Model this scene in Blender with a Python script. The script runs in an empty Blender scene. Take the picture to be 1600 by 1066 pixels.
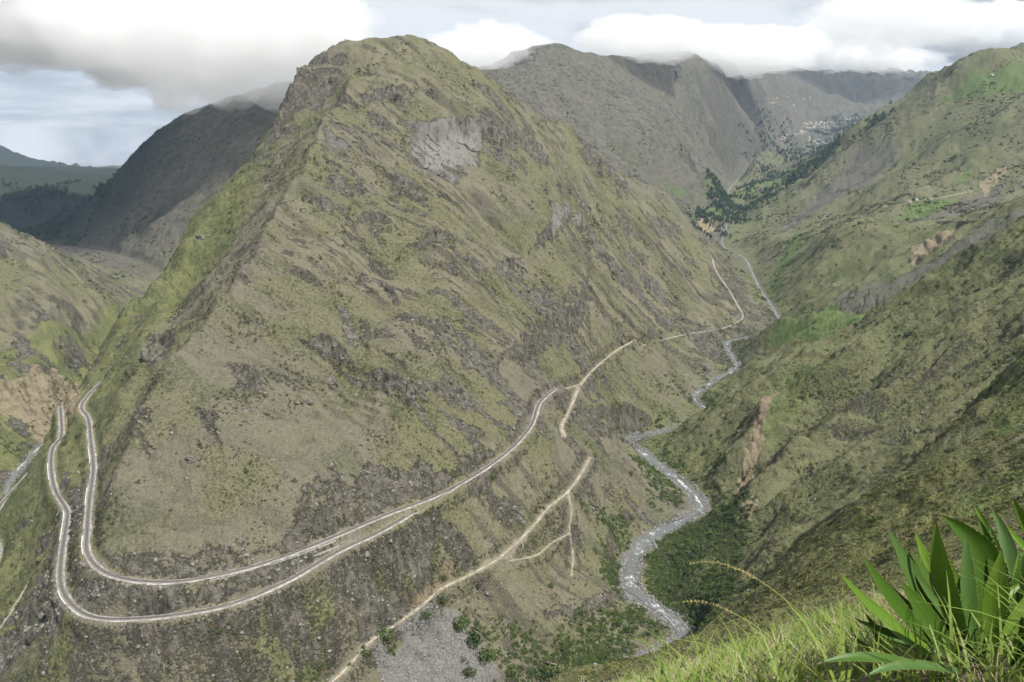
# A steep river gorge with a switchback railway round a mountain spur, seen from a grassy bank.
import bpy, bmesh, math, random
import numpy as np
from mathutils import Vector, Matrix

rng = np.random.default_rng(7)
random.seed(7)
scene = bpy.context.scene
C = scene.collection

# ------------------------------------------------------------------ camera
FOC, PITCH = 1256.0, math.atan((533 - 200) / 1256.0)
cam = bpy.data.cameras.new('camera')
cam.sensor_width = 36.0
cam.lens = 36.0 * FOC / 1600.0
cam.clip_start, cam.clip_end = 0.1, 60000
cam_ob = bpy.data.objects.new('camera', cam)
C.objects.link(cam_ob)
cam_ob.location = (0, 0, 0)
cam_ob.rotation_euler = (math.pi / 2 - PITCH, 0, 0)
scene.camera = cam_ob

# ------------------------------------------------------------------ sun, sky, exposure
SUN_DIR = Vector((0.40, -0.40, 0.83)).normalized()       # towards the sun
sun_el = math.asin(SUN_DIR.z)
sun_az = math.atan2(SUN_DIR.x, SUN_DIR.y)
sun = bpy.data.lights.new('sun', 'SUN')
sun.energy, sun.angle, sun.color = 5.0, math.radians(0.6), (1.0, 0.968, 0.905)
sun_ob = bpy.data.objects.new('sun', sun)
sun_ob.rotation_euler = SUN_DIR.to_track_quat('Z', 'Y').to_euler()
sun_ob.location = (200, -500, 840)
C.objects.link(sun_ob)

world = bpy.data.worlds.new('World'); scene.world = world; world.use_nodes = True
def build_sky():
    nt = world.node_tree; nt.nodes.clear(); N = nt.nodes.new; L = nt.links.new
    out = N('ShaderNodeOutputWorld'); bg = N('ShaderNodeBackground'); L(bg.outputs[0], out.inputs[0])
    sky = N('ShaderNodeTexSky'); sky.sky_type = 'NISHITA'; sky.sun_disc = False
    sky.sun_elevation = sun_el; sky.sun_rotation = sun_az; sky.altitude = 2300
    dim = N('ShaderNodeMix'); dim.data_type = 'RGBA'; dim.blend_type = 'MULTIPLY'; dim.inputs[0].default_value = 1.0
    L(sky.outputs[0], dim.inputs[6]); dim.inputs[7].default_value = (0.10, 0.10, 0.10, 1)
    tc = N('ShaderNodeTexCoord'); sep = N('ShaderNodeSeparateXYZ'); L(tc.outputs['Generated'], sep.inputs[0])
    def m(op, a, b=0.0, clamp=False):
        n = N('ShaderNodeMath'); n.operation = op; n.use_clamp = clamp
        for s, v in zip(n.inputs, (a, b)):
            if isinstance(v, (int, float)): s.default_value = v
            else: L(v, s)
        return n.outputs[0]
    # the cloud deck: a flat layer seen in perspective
    den = m('ADD', m('MAXIMUM', sep.outputs[2], 0.0), 0.16)
    cmb = N('ShaderNodeCombineXYZ'); L(m('DIVIDE', sep.outputs[0], den), cmb.inputs[0]); L(m('DIVIDE', sep.outputs[1], den), cmb.inputs[1]); L(m('MULTIPLY', sep.outputs[2], 9.0), cmb.inputs[2])
    def noise(scale, detail, rough, off=(0, 0, 0), dist=0.0):
        mp = N('ShaderNodeMapping'); mp.inputs['Location'].default_value = off; L(cmb.outputs[0], mp.inputs[0])
        n = N('ShaderNodeTexNoise'); n.inputs['Scale'].default_value = scale; n.inputs['Detail'].default_value = detail; n.inputs['Roughness'].default_value = rough; n.inputs['Distortion'].default_value = dist
        L(mp.outputs[0], n.inputs['Vector']); return n.outputs['Fac']
    def rng_(v, lo, hi):
        n = N('ShaderNodeMapRange'); n.interpolation_type = 'SMOOTHSTEP'; L(v, n.inputs[0]); n.inputs[1].default_value = lo; n.inputs[2].default_value = hi; return n.outputs[0]
    def mix(f, a, b):
        n = N('ShaderNodeMix'); n.data_type = 'RGBA'
        for s, v in ((n.inputs[0], f), (n.inputs[6], a), (n.inputs[7], b)):
            if isinstance(v, tuple): s.default_value = (*v, 1)
            elif isinstance(v, (int, float)): s.default_value = v
            else: L(v, s)
        return n.outputs[2]
    big = noise(0.55, 4, 0.5, (3.1, 1.7, 0), 0.3); det = noise(1.9, 7, 0.62, (0.4, 8.2, 0), 0.25)
    thick = m('ADD', m('MULTIPLY', big, 0.7), m('MULTIPLY', det, 0.3))
    cloud = mix(rng_(thick, 0.38, 0.58), (0.64, 0.70, 0.77), (1.30, 1.34, 1.38))
    gap = m('MULTIPLY', rng_(noise(0.9, 5, 0.55, (9.0, 2.0, 0)), 0.60, 0.78), 0.35)
    col = mix(gap, cloud, dim.outputs[2])
    ground = mix(rng_(sep.outputs[2], -0.03, -0.10), col, (0.10, 0.105, 0.08))
    L(ground, bg.inputs[0]); bg.inputs[1].default_value = 0.46
build_sky()
vs = scene.view_settings
vs.view_transform, vs.look, vs.exposure, vs.gamma = 'Standard', 'None', 0.54, 1.0
cy = scene.cycles
cy.use_denoising = True
cy.use_adaptive_sampling = True; cy.adaptive_threshold = 0.04
cy.max_bounces, cy.diffuse_bounces, cy.glossy_bounces, cy.transmission_bounces, cy.transparent_max_bounces = 8, 2, 2, 2, 8
cy.volume_bounces = 6
cy.sample_clamp_indirect = 4.0
# ------------------------------------------------------------------ numpy helpers
SP, CP = math.sin(PITCH), math.cos(PITCH)
def ray(u, v):
    x, y = (u - 800) / FOC, (v - 533) / FOC
    return np.array((x, CP - SP * y, -SP - CP * y))
def P(u, v, t):                       # point at depth t along the sight line
    return ray(u, v) * t
def Z(u, v, z):                       # point at height z on the sight line
    d = ray(u, v)
    return d * (z / d[2])
def densify(pts, step):
    pts = np.asarray(pts, float)
    out = []
    for a, b in zip(pts[:-1], pts[1:]):
        n = max(1, int(np.linalg.norm(b - a) / step))
        for k in range(n):
            out.append(a + (b - a) * k / n)
    out.append(pts[-1])
    return np.array(out)
def smooth_line(pts, step):
    """Catmull-Rom through the points, resampled evenly"""
    p = np.asarray(pts, float)
    p = np.vstack([2 * p[0] - p[1], p, 2 * p[-1] - p[-2]])
    out = []
    for i in range(1, len(p) - 2):
        for k in range(24):
            t = k / 24
            out.append(0.5 * ((2 * p[i]) + (-p[i-1] + p[i+1]) * t + (2*p[i-1] - 5*p[i] + 4*p[i+1] - p[i+2]) * t*t + (-p[i-1] + 3*p[i] - 3*p[i+1] + p[i+2]) * t**3))
    out.append(p[-2])
    out = np.array(out)
    s = np.concatenate([[0], np.cumsum(np.linalg.norm(np.diff(out, axis=0), axis=1))])
    q = np.linspace(0, s[-1], max(3, int(s[-1] / step)))
    return np.stack([np.interp(q, s, out[:, k]) for k in range(3)], 1)

def _hash(ix, iy, iz, seed):
    h = (ix.astype(np.uint32) * np.uint32(374761393)) ^ (iy.astype(np.uint32) * np.uint32(668265263)) ^ (iz.astype(np.uint32) * np.uint32(2246822519)) ^ np.uint32((seed * 3266489917) & 0xffffffff)
    h = (h ^ (h >> np.uint32(13))) * np.uint32(1274126177)
    h = (h ^ (h >> np.uint32(16))) * np.uint32(2654435761)
    return (h ^ (h >> np.uint32(15))).astype(np.float32) / np.float32(4294967295.0)
def vnoise(x, y, z=None, seed=0):
    """value noise, -1..1 (2-D when z is None)"""
    x = np.asarray(x, np.float32); y = np.asarray(y, np.float32)
    ix, iy = np.floor(x), np.floor(y)
    fx, fy = x - ix, y - iy
    fx = fx*fx*fx*(fx*(fx*6-15)+10); fy = fy*fy*fy*(fy*(fy*6-15)+10)
    ix = ix.astype(np.int64); iy = iy.astype(np.int64)
    def lay(iz):
        a = _hash(ix, iy, iz, seed); b = _hash(ix+1, iy, iz, seed)
        c = _hash(ix, iy+1, iz, seed); d = _hash(ix+1, iy+1, iz, seed)
        return (a + (b-a)*fx) + ((c + (d-c)*fx) - (a + (b-a)*fx)) * fy
    if z is None:
        return lay(np.zeros_like(ix)) * 2 - 1
    z = np.asarray(z, np.float32); iz = np.floor(z); fz = z - iz
    fz = fz*fz*fz*(fz*(fz*6-15)+10); iz = iz.astype(np.int64)
    l0, l1 = lay(iz), lay(iz+1)
    return (l0 + (l1-l0)*fz) * 2 - 1
def fbm(x, y, z=None, octs=4, seed=0, gain=0.5, ridged=False):
    s, a, n = 0.0, 1.0, 0.0
    f = 1.0
    for k in range(octs):
        v = vnoise(x*f + 17.3*k, y*f - 9.1*k, None if z is None else z*f + 3.7*k, seed + k)
        if ridged: v = 1 - 2*np.abs(v)
        s = s + a*v; n += a; a *= gain; f *= 2.03
    return s / n
def smoothstep(a, b, x):
    t = np.clip((x - a) / (b - a), 0, 1)
    return t*t*(3 - 2*t)
def line_dist(X, Y, line, near=None):
    """distance in plan from every (X,Y) to a polyline, and the interpolated rest of its columns there"""
    shp = X.shape
    x, y = X.ravel(), Y.ravel()
    best = np.full(x.shape, 1e9); val = np.zeros((x.size, line.shape[1] - 2)); side = np.zeros(x.size)
    lo, hi = line[:, :2].min(0), line[:, :2].max(0)
    m = 60.0 if near is None else near
    idx = np.where((x > lo[0]-m) & (x < hi[0]+m) & (y > lo[1]-m) & (y < hi[1]+m))[0]
    for k in range(0, len(line) - 1, 12):
        seg = line[k:k+13]
        l2, h2 = seg[:, :2].min(0) - m, seg[:, :2].max(0) + m
        j = idx[(x[idx] > l2[0]) & (x[idx] < h2[0]) & (y[idx] > l2[1]) & (y[idx] < h2[1])]
        if not len(j): continue
        px, py = x[j], y[j]
        for a, b in zip(seg[:-1], seg[1:]):
            d = b[:2] - a[:2]; L = max(1e-9, d @ d)
            t = np.clip(((px - a[0])*d[0] + (py - a[1])*d[1]) / L, 0, 1)
            qx, qy = px - (a[0] + d[0]*t), py - (a[1] + d[1]*t)
            dd = np.hypot(qx, qy)
            w = dd < best[j]
            jj = j[w]
            best[jj] = dd[w]
            val[jj] = a[2:] + (b[2:] - a[2:]) * t[w][:, None]
            side[jj] = np.sign(d[0]*qy[w] - d[1]*qx[w])
    return best.reshape(shp), val.reshape(shp + (-1,)), side.reshape(shp)

# ------------------------------------------------------------------ survey: rivers, railway, ridges, hillsides (metres, camera at the origin)
river_pts = [(-620, 330, -500), (-480, 380, -498), (-330, 420, -494), (-160, 470, -490), (-30, 560, -486), Z(930,1062,-484), Z(1066,1003,-481), Z(1035,958,-480), Z(988,922,-479),
             Z(985,885,-478), Z(1012,842,-477), Z(1078,806,-475), Z(1094,788,-474), Z(1062,752,-472), Z(1000,704,-470), Z(985,686,-469), (330,1260,-467), Z(1085,622,-465), Z(1112,597,-463),
             Z(1150,572,-461), (480,1720,-457), Z(1222,520,-453), Z(1212,488,-450), Z(1190,455,-446), Z(1178,432,-442), (800,2750,-432), Z(1130,384,-424), Z(1135,352,-400), (1060,3900,-375), (1250,4700,-345),
             (1600,5600,-310), (2000,6300,-270), (2500,6900,-220)]
stream_pts = [(-620,330,-500), (-760,560,-496), (-790,800,-492), Z(-20,800,-490), Z(15,752,-488), Z(48,712,-487), Z(72,690,-486), Z(110,672,-485), (-760,1420,-482), (-800,1650,-478), (-860,2000,-470), (-960,2300,-462), (-1150,2600,-455),
              (-1420,2900,-448), (-1750,3150,-440)]
upper_track = [Z(868,607,-337), Z(843,630,-338), Z(828,668,-339), Z(783,714,-340), Z(700,766,-341), Z(597,807,-339.5), Z(500,848,-337.5), Z(400,884,-335.5), Z(300,906,-333), Z(235,909,-331.5), Z(185,902,-330.5),
               Z(152,886,-330), Z(136,862,-329), Z(136,830,-328.5), Z(140,780,-328), Z(146,730,-327), Z(142,690,-326), Z(138,655,-325), (-520,920,-323.5), Z(157,598,-322)]
lower_track = [Z(710,762,-341), Z(665,789,-342), Z(597,829,-344), Z(530,861,-345), Z(450,907,-346), Z(370,941,-347), Z(300,957,-347.5), Z(225,966,-348), Z(155,966,-348.5), Z(118,950,-349), Z(97,920,-349.5), Z(95,880,-350),
               Z(105,810,-351), Z(103,795,-351.5), Z(86,765,-352.5), Z(80,730,-354), Z(83,700,-355.5), Z(96,680,-357), (-600,1010,-358)]
third_track = [(-660,1160,-425), Z(112,664,-426), Z(84,698,-428), Z(37,749,-431), Z(0,791,-434), Z(-15,825,-437), Z(-2,862,-439), Z(-30,930,-442), Z(-80,1040,-448)]

CTRL = []
def ridge(pts, step): CTRL.extend(densify(pts, step))
def spot(*pts): CTRL.extend(np.array(p, float) for p in pts)

river = smooth_line(river_pts, 12)
stream = smooth_line(stream_pts, 12)
ridge(river[::4], 1e9); ridge(stream[::4], 1e9)
for tr in (upper_track, lower_track, third_track):
    ridge(smooth_line(tr, 22), 1e9)
# main mountain: summit, right skyline ridge, left skyline, nose crest
ridge([P(540,70,1700), P(565,60,1705), P(590,57,1710), P(640,66,1725), P(700,92,1780), P(800,152,1880), P(900,218,1980), P(945,270,2030), P(1010,330,2080), P(1110,404,2160), Z(1150,440,-415), Z(1160,470,-430)], 45)
ridge([P(540,70,1700), P(500,92,1690), P(468,116,1680)], 30)
ridge([P(462,140,1650), P(440,185,1640), P(412,232,1620), P(370,290,1580), P(310,342,1500), P(262,420,1390), P(215,472,1290), P(188,522,1180), P(165,578,1085)], 40)
ridge([P(560,110,1640), P(545,150,1560), P(505,222,1390), P(470,290,1230), P(425,370,1090), P(400,430,1010), P(330,525,890), P(290,580,830), P(215,690,745), P(170,790,685)], 35)
spot(P(700,240,1560), P(600,300,1340), P(750,400,1270), P(880,350,1560), P(620,500,1010), P(450,650,800), P(700,620,930), P(850,500,1280), P(960,440,1700), P(1030,480,1780), P(300,800,668), P(500,780,690), P(930,420,1640))
spot(P(270,500,1040), P(240,560,960), P(370,380,1230), P(330,450,1150), P(200,620,890), P(440,260,1430), P(490,170,1600))
# foot of the mountain towards the river
spot(Z(1100,480,-418), Z(1000,540,-392), Z(1050,612,-446), Z(960,600,-398), Z(900,600,-362), Z(1125,520,-436), Z(1040,660,-460), Z(985,640,-430), Z(890,660,-372))
spot(Z(925,712,-395), Z(880,770,-398), Z(800,860,-402), Z(740,895,-405), Z(690,920,-409), Z(620,975,-413), Z(520,1060,-418))
spot(Z(940,800,-440), Z(900,860,-442), Z(860,960,-452), Z(780,1000,-450), Z(690,1000,-440), Z(640,1066,-445), Z(800,1066,-466), Z(960,880,-462), Z(960,760,-436), Z(1000,760,-456))
spot(Z(400,1066,-402), Z(250,1066,-410), Z(120,1066,-424), Z(0,1066,-462), Z(60,980,-400), Z(30,900,-425), (-250,440,-470), (-400,430,-490), (-60,500,-472), (-150,500,-470))
spot(Z(60,820,-395), Z(40,760,-428), (-560,1250,-420), (-590,1180,-400))
# behind the main mountain
spot((-350,2100,100), (-420,2400,-60), (-650,2300,-330), (-650,1900,-250), (100,2300,-60), (-100,2500,-80), (350,2600,-180), (500,2900,-300), (-600,2700,-250), (450,2350,-200), (620,2380,-380))
# left hillside across the stream
ridge([(-1900,2000,-40), P(-120,290,1900), P(0,345,1900), P(60,383,1880), P(100,410,1850), P(160,450,1800), P(215,492,1740), (-790,1690,-450)], 70)
spot(P(0,450,1650), P(0,540,1450), P(100,520,1560), P(170,560,1530), P(0,598,1350), P(70,600,1390), P(128,612,1420), Z(0,655,-462), Z(60,650,-470), Z(100,665,-478), Z(0,690,-470), Z(0,725,-478), (-900,900,-450), (-1100,1000,-330), (-1000,600,-440), (-1300,1400,-230), (-1500,1000,-150), (-1600,1700,-80), (-900,2100,-440), (-1300,2250,-330), (-1700,2500,-250))
# middle-left mountain that goes up into the cloud
ridge([Z(108,402,-455), P(145,362,3150), P(185,292,3350), P(203,246,3500), P(240,214,3520), P(290,186,3500), P(350,166,3520), P(430,140,3560), (-700,3900,250), (-250,4100,200), (100,4500,280)], 110)
spot(P(215,460,2320), P(300,300,2900), P(380,250,2900), P(250,400,2550), P(200,340,3000), (-1900,4300,-250), (-2300,4300,-300), (-1500,5000,100), (-600,3000,50), (-500,3300,180), (-200,3100,60), (-1100,4600,250))
# far left dark hillside and hills behind
spot(P(0,262,5200), P(60,275,5100), P(120,292,5000), P(170,300,5000), P(0,320,4300), P(0,380,3700), P(100,350,4000), P(110,398,3200), (-2600,3200,-330), (-2400,2700,-280), (-3500,4500,-60), (-3400,3200,-40), (-1900,3300,-430), (-2500,4200,-330))
spot(P(-60,250,8500), P(40,260,8800), P(90,276,9000), P(150,272,11000), P(200,268,11500), (-3600,7000,-350), (-2500,7000,-380), (-1800,6000,-250), (-2600,9500,-300), (-6000,9000,0))
# mountain behind, right of the summit
ridge([(100,4500,280), P(740,108,4700), P(800,84,4600), P(850,74,4550), P(885,74,4550), P(930,92,4700), P(1000,92,4950), P(1080,98,5400)], 140)
ridge([P(870,74,4550), P(960,150,4300), P(1050,215,4100), P(1110,262,3900), Z(1125,300,-330)], 130)
ridge([P(930,92,4700), P(1040,140,5000), P(1120,190,5200), P(1180,235,5100), Z(1205,262,-300)], 150)
spot(P(1000,262,3720), P(1040,300,3500), P(1060,335,3250), P(880,170,3900), P(800,150,3700), P(1090,330,3500), Z(1100,310,-350), Z(1060,330,-372), (600,3350,-260), (700,3100,-350), Z(1090,320,-372), Z(1130,332,-382), Z(1150,310,-366), Z(1180,300,-350), Z(1200,286,-336), Z(1230,276,-326), Z(1160,346,-394), Z(1240,256,-292), Z(1080,341,-380))
spot((300,6500,250), (1000,6800,260), (0,5600,150), (1500,7400,330), (-600,6000,60), (600,5500,330), (3100,5300,330), P(1120,142,5750), P(1170,152,6300), P(1185,192,5950), P(1100,125,5500), (400,9000,200), (1400,10500,300), (5000,7000,400))
# head of the valley, village terraces, far range
ridge([P(1080,98,5400), P(1150,106,6300), P(1200,112,8200), P(1290,118,10000), P(1340,112,10500), P(1380,110,10800), P(1430,126,11000), P(1520,110,12000), P(1600,100,12500)], 300)
spot(P(1250,228,7200), P(1290,212,7400), P(1340,190,7800), P(1360,200,7300), P(1230,190,8000), P(1300,160,9000), P(1200,160,7200), P(1150,165,6100), P(1280,240,6500), P(1320,245,6000), P(1200,215,6600), P(1390,160,8800), (3200,7600,-60), (4200,8200,120), (5000,9000,300))
# right-hand mountain: skyline and face
ridge([(3000,4200,520), P(1660,78,3500), P(1600,85,3500), P(1540,83,3500), P(1495,97,3600), P(1440,132,3800), P(1400,176,3850), P(1330,214,3750), P(1272,288,3600), P(1212,340,3350), P(1150,376,3150)], 90)
spot(P(1600,200,3000), P(1450,250,3150), P(1350,300,3150), P(1300,345,2950), P(1232,402,2680), P(1400,320,2700), P(1530,270,2800), P(1600,140,3250), (2500,5000,250), (2000,4800,-50), (1700,4500,-180), (2600,3600,420), (3400,3400,600), (2900,2700,450), (2300,5800,-150))
ridge([Z(1245,478,-435), P(1262,455,2050), P(1290,428,2100), P(1350,376,2200), P(1450,346,2350), P(1600,300,2500), P(1750,230,2600)], 60)
ridge([Z(1205,430,-425), P(1260,388,2500), P(1330,350,2600), P(1420,310,2700)], 80)
spot(Z(1190,552,-438), Z(1230,520,-408), P(1290,510,1630), P(1330,490,1650), P(1400,470,1700), P(1500,400,1770), P(1600,330,1870), P(1300,548,1490), P(1440,430,1840), (1500,1950,-60), (1900,2000,150), (2300,2300,300), (900,1500,-300), (1150,1550,-180))
# near spur on the right and its face
ridge([Z(1064,690,-462), Z(1078,652,-438), Z(1115,618,-418), Z(1180,588,-393), Z(1250,558,-366), P(1320,546,1325), P(1380,508,1325), P(1500,420,1330), P(1600,355,1350), P(1720,280,1380), (1300,1450,80)], 40)
spot(Z(1080,720,-460), Z(1110,760,-464), P(1150,700,1130), P(1250,660,1110), P(1350,600,1110), P(1480,520,1110), P(1600,440,1120), P(1100,850,935), P(1150,820,930), P(1200,795,920), P(1300,750,900), P(1460,660,870), P(1600,565,870), P(1120,940,790), P(1080,960,760), P(1200,870,800), (900,900,20), (750,850,-80), (1200,1100,120), (700,700,-60), (600,640,-110))
# gully, then the camera's own hillside
spot((330,620,-308), (245,600,-380), (200,560,-402), (150,600,-462), (130,520,-462), (60,480,-462), (420,660,-290), (520,700,-230), (0,430,-440), (-150,380,-455), (-300,330,-450))
ridge([P(940,1120,300), P(1000,1085,310), P(1060,1043,330), P(1144,942,345), P(1262,851,370), P(1364,757,400), P(1424,706,420), P(1500,645,450), P(1600,570,480), (450,560,-60), (600,600,0)], 25)
spot(P(1400,900,150), P(1200,960,118), P(1600,800,150), P(1300,850,250), P(1480,800,270), P(1600,738,270), P(1100,1030,230), P(1540,700,360), P(1000,1066,180), P(900,1066,230), (300,250,-70), (400,350,-70), (300,100,20), (150,60,10), (500,300,30), (800,500,120), (120,0,25))
spot((0,0,-1.65), (-1.5,3,-3.3), P(1300,1100,4.0), P(1600,1110,3.5), P(1480,1050,4.6), P(850,1148,7.2), P(1010,1092,8.6), P(1130,1030,10.5), P(1260,978,12), P(1400,945,13), P(1600,920,14), (3,0,-0.8), (0,-8,2.5), (8,3,-1.0), (20,8,-2), (-6,10,-10), (-15,25,-24), (-40,60,-60), (-20,0,-12), (-80,150,-160), (0,-60,35), (-150,0,-110), (-200,200,-280), (60,-60,60))

for u_, v_ in ((560,1290), (700,1220), (850,1148), (1010,1092), (1130,1030), (1260,978), (1400,945), (1600,920), (1900,905)):   # the bank breaks away below the edge of the grass
    for t_, k_ in ((20,1.06), (34,1.06), (58,1.05), (90,1.03)):
        q_ = P(u_, v_, t_); spot((q_[0], q_[1], q_[2]*k_))
CT = np.array(CTRL)
# drop near-duplicate points so the system stays well behaved
keep = []
for i in range(len(CT)):
    d = np.hypot(CT[keep, 0] - CT[i, 0], CT[keep, 1] - CT[i, 1]) if keep else np.array([1e9])
    rr = math.hypot(CT[i, 0], CT[i, 1])
    if d.min() > 0.008 * rr + 0.3: keep.append(i)
CT = CT[keep]
SC = 1000.0
def rbf_fit(c):
    n = len(c)
    d = np.hypot(c[:, None, 0] - c[None, :, 0], c[:, None, 1] - c[None, :, 1]) / SC
    A = np.zeros((n + 3, n + 3))
    A[:n, :n] = d
    A[:n, n] = 1; A[:n, n+1:] = c[:, :2] / SC
    A[n:, :n] = A[:n, n:].T
    b = np.concatenate([c[:, 2], [0, 0, 0]])
    return np.linalg.solve(A, b)
W = rbf_fit(CT)
def rbf(x, y, f=np.float32):
    shp = x.shape
    x = (x.ravel() / SC).astype(f); y = (y.ravel() / SC).astype(f)
    cx, cy, w = (CT[:, 0] / SC).astype(f), (CT[:, 1] / SC).astype(f), W[:-3].astype(f)
    out = np.empty(x.size, f)
    for s in range(0, x.size, 8192):
        a, b = x[s:s+8192, None], y[s:s+8192, None]
        out[s:s+8192] = np.sqrt((a - cx)**2 + (b - cy)**2) @ w
    return (out + W[-3] + W[-2]*x + W[-1]*y).reshape(shp)
# ------------------------------------------------------------------ the ground as one fine polar sheet of heights
AZ = np.radians(np.linspace(-42.5, 42.5, 980))
R = np.concatenate([np.geomspace(1.2, 40, 90)[:-1], np.geomspace(40, 480, 180)[:-1], np.linspace(480, 1650, 570)[:-1], np.linspace(1650, 2700, 150)[:-1], np.geomspace(2700, 7000, 190)[:-1], np.geomspace(7000, 14500, 60)])
NR, NC = len(R), len(AZ)
A, RR = np.meshgrid(AZ, R)
X, Y = RR * np.sin(A), RR * np.cos(A)
def coarse(step):
    ri = np.unique(np.concatenate([np.arange(0, NR, step), [NR-1]])); ci = np.unique(np.concatenate([np.arange(0, NC, step), [NC-1]]))
    x, y = X[np.ix_(ri, ci)], Y[np.ix_(ri, ci)]
    h = rbf(x, y).astype(np.float64)
    nn = np.searchsorted(R[ri], 90)
    h[:nn] = rbf(x[:nn], y[:nn], np.float64)
    tmp = np.empty((NR, len(ci)))
    for c in range(len(ci)): tmp[:, c] = np.interp(R, R[ri], h[:, c])
    out = np.empty((NR, NC))
    for r in range(NR): out[r] = np.interp(AZ, AZ[ci], tmp[r])
    return out
H0 = coarse(4)
ROWF = np.arange(NR, dtype=float)
def lookup(F, x, y):
    """bilinear value of a grid field at plan points"""
    r, a = np.hypot(x, y), np.arctan2(x, y)
    fi = np.clip(np.interp(r, R, ROWF), 0, NR - 1.001); fj = np.clip((a - AZ[0]) / (AZ[1] - AZ[0]), 0, NC - 1.001)
    i, j = fi.astype(int), fj.astype(int)
    p, q = fi - i, fj - j
    return (F[i, j]*(1-p) + F[i+1, j]*p)*(1-q) + (F[i, j+1]*(1-p) + F[i+1, j+1]*p)*q
def hit(u, v, F=None, rmin=3.0):
    """first point of the ground on a sight line"""
    F = H0 if F is None else F
    d = ray(u, v)
    rr = np.concatenate([np.geomspace(rmin, 400, 300), np.linspace(401, 3000, 1500), np.geomspace(3005, 14000, 500)])
    t = rr / math.hypot(d[0], d[1])
    g = d[2]*t - lookup(F, d[0]*t, d[1]*t)
    k = np.argmax(g < 0)
    if k == 0: k = 1 if g[0] < 0 else len(t) - 1
    a = g[k-1] / (g[k-1] - g[k] + 1e-12)
    tt = t[k-1] + (t[k] - t[k-1]) * np.clip(a, 0, 1)
    return d * tt
def poly_mask(pts, soft, F=None, rmin=3.0, warp=0.0, ws=20.0, world=False):
    """soft mask of a plan polygon whose corners lie on the ground"""
    w = np.array([p if world else hit(p[0], p[1], F, rmin) for p in pts])[:, :2]
    out = np.zeros_like(X)
    m = soft*2 + warp
    lo, hi = w.min(0) - m, w.max(0) + m
    sel = np.where((X > lo[0]) & (X < hi[0]) & (Y > lo[1]) & (Y < hi[1]))
    if not len(sel[0]): return out
    x, y = X[sel], Y[sel]
    if warp:
        dx = fbm(x/ws, y/ws, octs=3, seed=91)*warp; dy = fbm(x/ws+40, y/ws, octs=3, seed=92)*warp
        x, y = x + dx, y + dy
    ins = np.zeros(x.shape, bool)
    for (ax, ay), (bx, by) in zip(w, np.roll(w, -1, 0)):
        if ay == by: continue
        c = ((ay > y) != (by > y)) & (x < (bx - ax) * (y - ay) / (by - ay) + ax)
        ins ^= c
    loop = np.vstack([w, w[:1]]); loop = np.hstack([loop, np.zeros((len(loop), 1))])
    d, _, _ = line_dist(x, y, loop, near=m + 5)
    out[sel] = smoothstep(-soft, soft, np.where(ins, d, -d))
    return out

far = smoothstep(25, 90, RR)
D_river, V_river, _ = line_dist(X, Y, np.hstack([river, np.zeros((len(river), 0))]), near=160)
D_stream, V_stream, _ = line_dist(X, Y, stream, near=120)
tracks = {'u': smooth_line(upper_track, 3.0), 'l': smooth_line(lower_track, 3.0), 't': smooth_line(third_track, 3.0)}
DT = {}
for k, ln in tracks.items(): DT[k] = line_dist(X, Y, ln, near=50)
d_track = np.minimum(np.minimum(DT['u'][0], DT['l'][0]), DT['t'][0])
d_water = np.minimum(D_river, D_stream)

# relief: spurs and gullies that run down the slopes, then lumps, then roughness
gx, gy = X / 1.0, Y / 1.0
wx = fbm(gx/260, gy/260, octs=2, seed=3) * 60
wy = fbm(gx/260, gy/260, octs=2, seed=5) * 60
main_side = np.ones_like(X)
# fall-line frame: on the big face the slope drops towards +x -y, elsewhere close to x
fx, fy = 0.93, -0.36
s_along = (X*fx + Y*fy + wx); s_cross = (-X*fy + Y*fx + wy)
gul1 = fbm(s_along/420, s_cross/95, octs=3, seed=11, ridged=True)
gul2 = fbm(s_along/110, s_cross/26, octs=3, seed=21, ridged=True)
cx, cy = X*0.985 + Y*0.17 + wx, -X*0.17 + Y*0.985 + wy
farw = smoothstep(1700, 2600, RR)
gur1 = fbm(cx/330, cy/75, octs=3, seed=31, ridged=True)*(1-farw) + fbm(cx/900, cy/260, octs=3, seed=33, ridged=True)*farw
gul1 = gul1*(1-farw) + fbm(s_along/1100, s_cross/330, octs=3, seed=34, ridged=True)*farw
gur2 = fbm(cx/90, cy/22, octs=3, seed=41, ridged=True)*(1-farw) + fbm(cx/300, cy/80, octs=3, seed=43, ridged=True)*farw
gul2 = gul2*(1-farw) + fbm(s_along/300, s_cross/80, octs=3, seed=44, ridged=True)*farw
# which side of the river a point is on
xr = np.interp(Y, river[np.argsort(river[:, 1]), 1], river[np.argsort(river[:, 1]), 0])
right = smoothstep(-10, 10, X - xr) * smoothstep(150, 350, Y)
near_hill = ((RR < 520) & (X > 20)) | (RR < 430)
right = np.where(RR < 430, 1.0, right)
keepoff = smoothstep(6, 60, d_water) * smoothstep(3, 30, d_track)
distance_scale = np.clip(RR / 1200, 0.0, 3.0)
g1 = gul1*(1-right) + gur1*right; g2 = gul2*(1-right) + gur2*right
amp1 = np.interp(RR, [0, 60, 200, 500, 1000, 2500, 5000, 12000], [0, 0, 4, 11, 15, 28, 36, 50])
amp1 = amp1 * (0.9 + 0.9*right)
H = H0 + (g1 - 0.12) * amp1 * smoothstep(10, 110, d_water) * smoothstep(5, 80, d_track)
H += g2 * np.interp(RR, [0, 30, 100, 500, 1500, 4000, 12000], [0, 0, 1.5, 5.5, 8.0, 12, 16]) * (1 + 0.6*right) * keepoff
med = fbm(X/45, Y/45, octs=4, seed=51)
H += med * np.interp(RR, [0, 20, 80, 400, 1500], [0, 0.05, 1.3, 5.0, 8.0]) * keepoff

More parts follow.
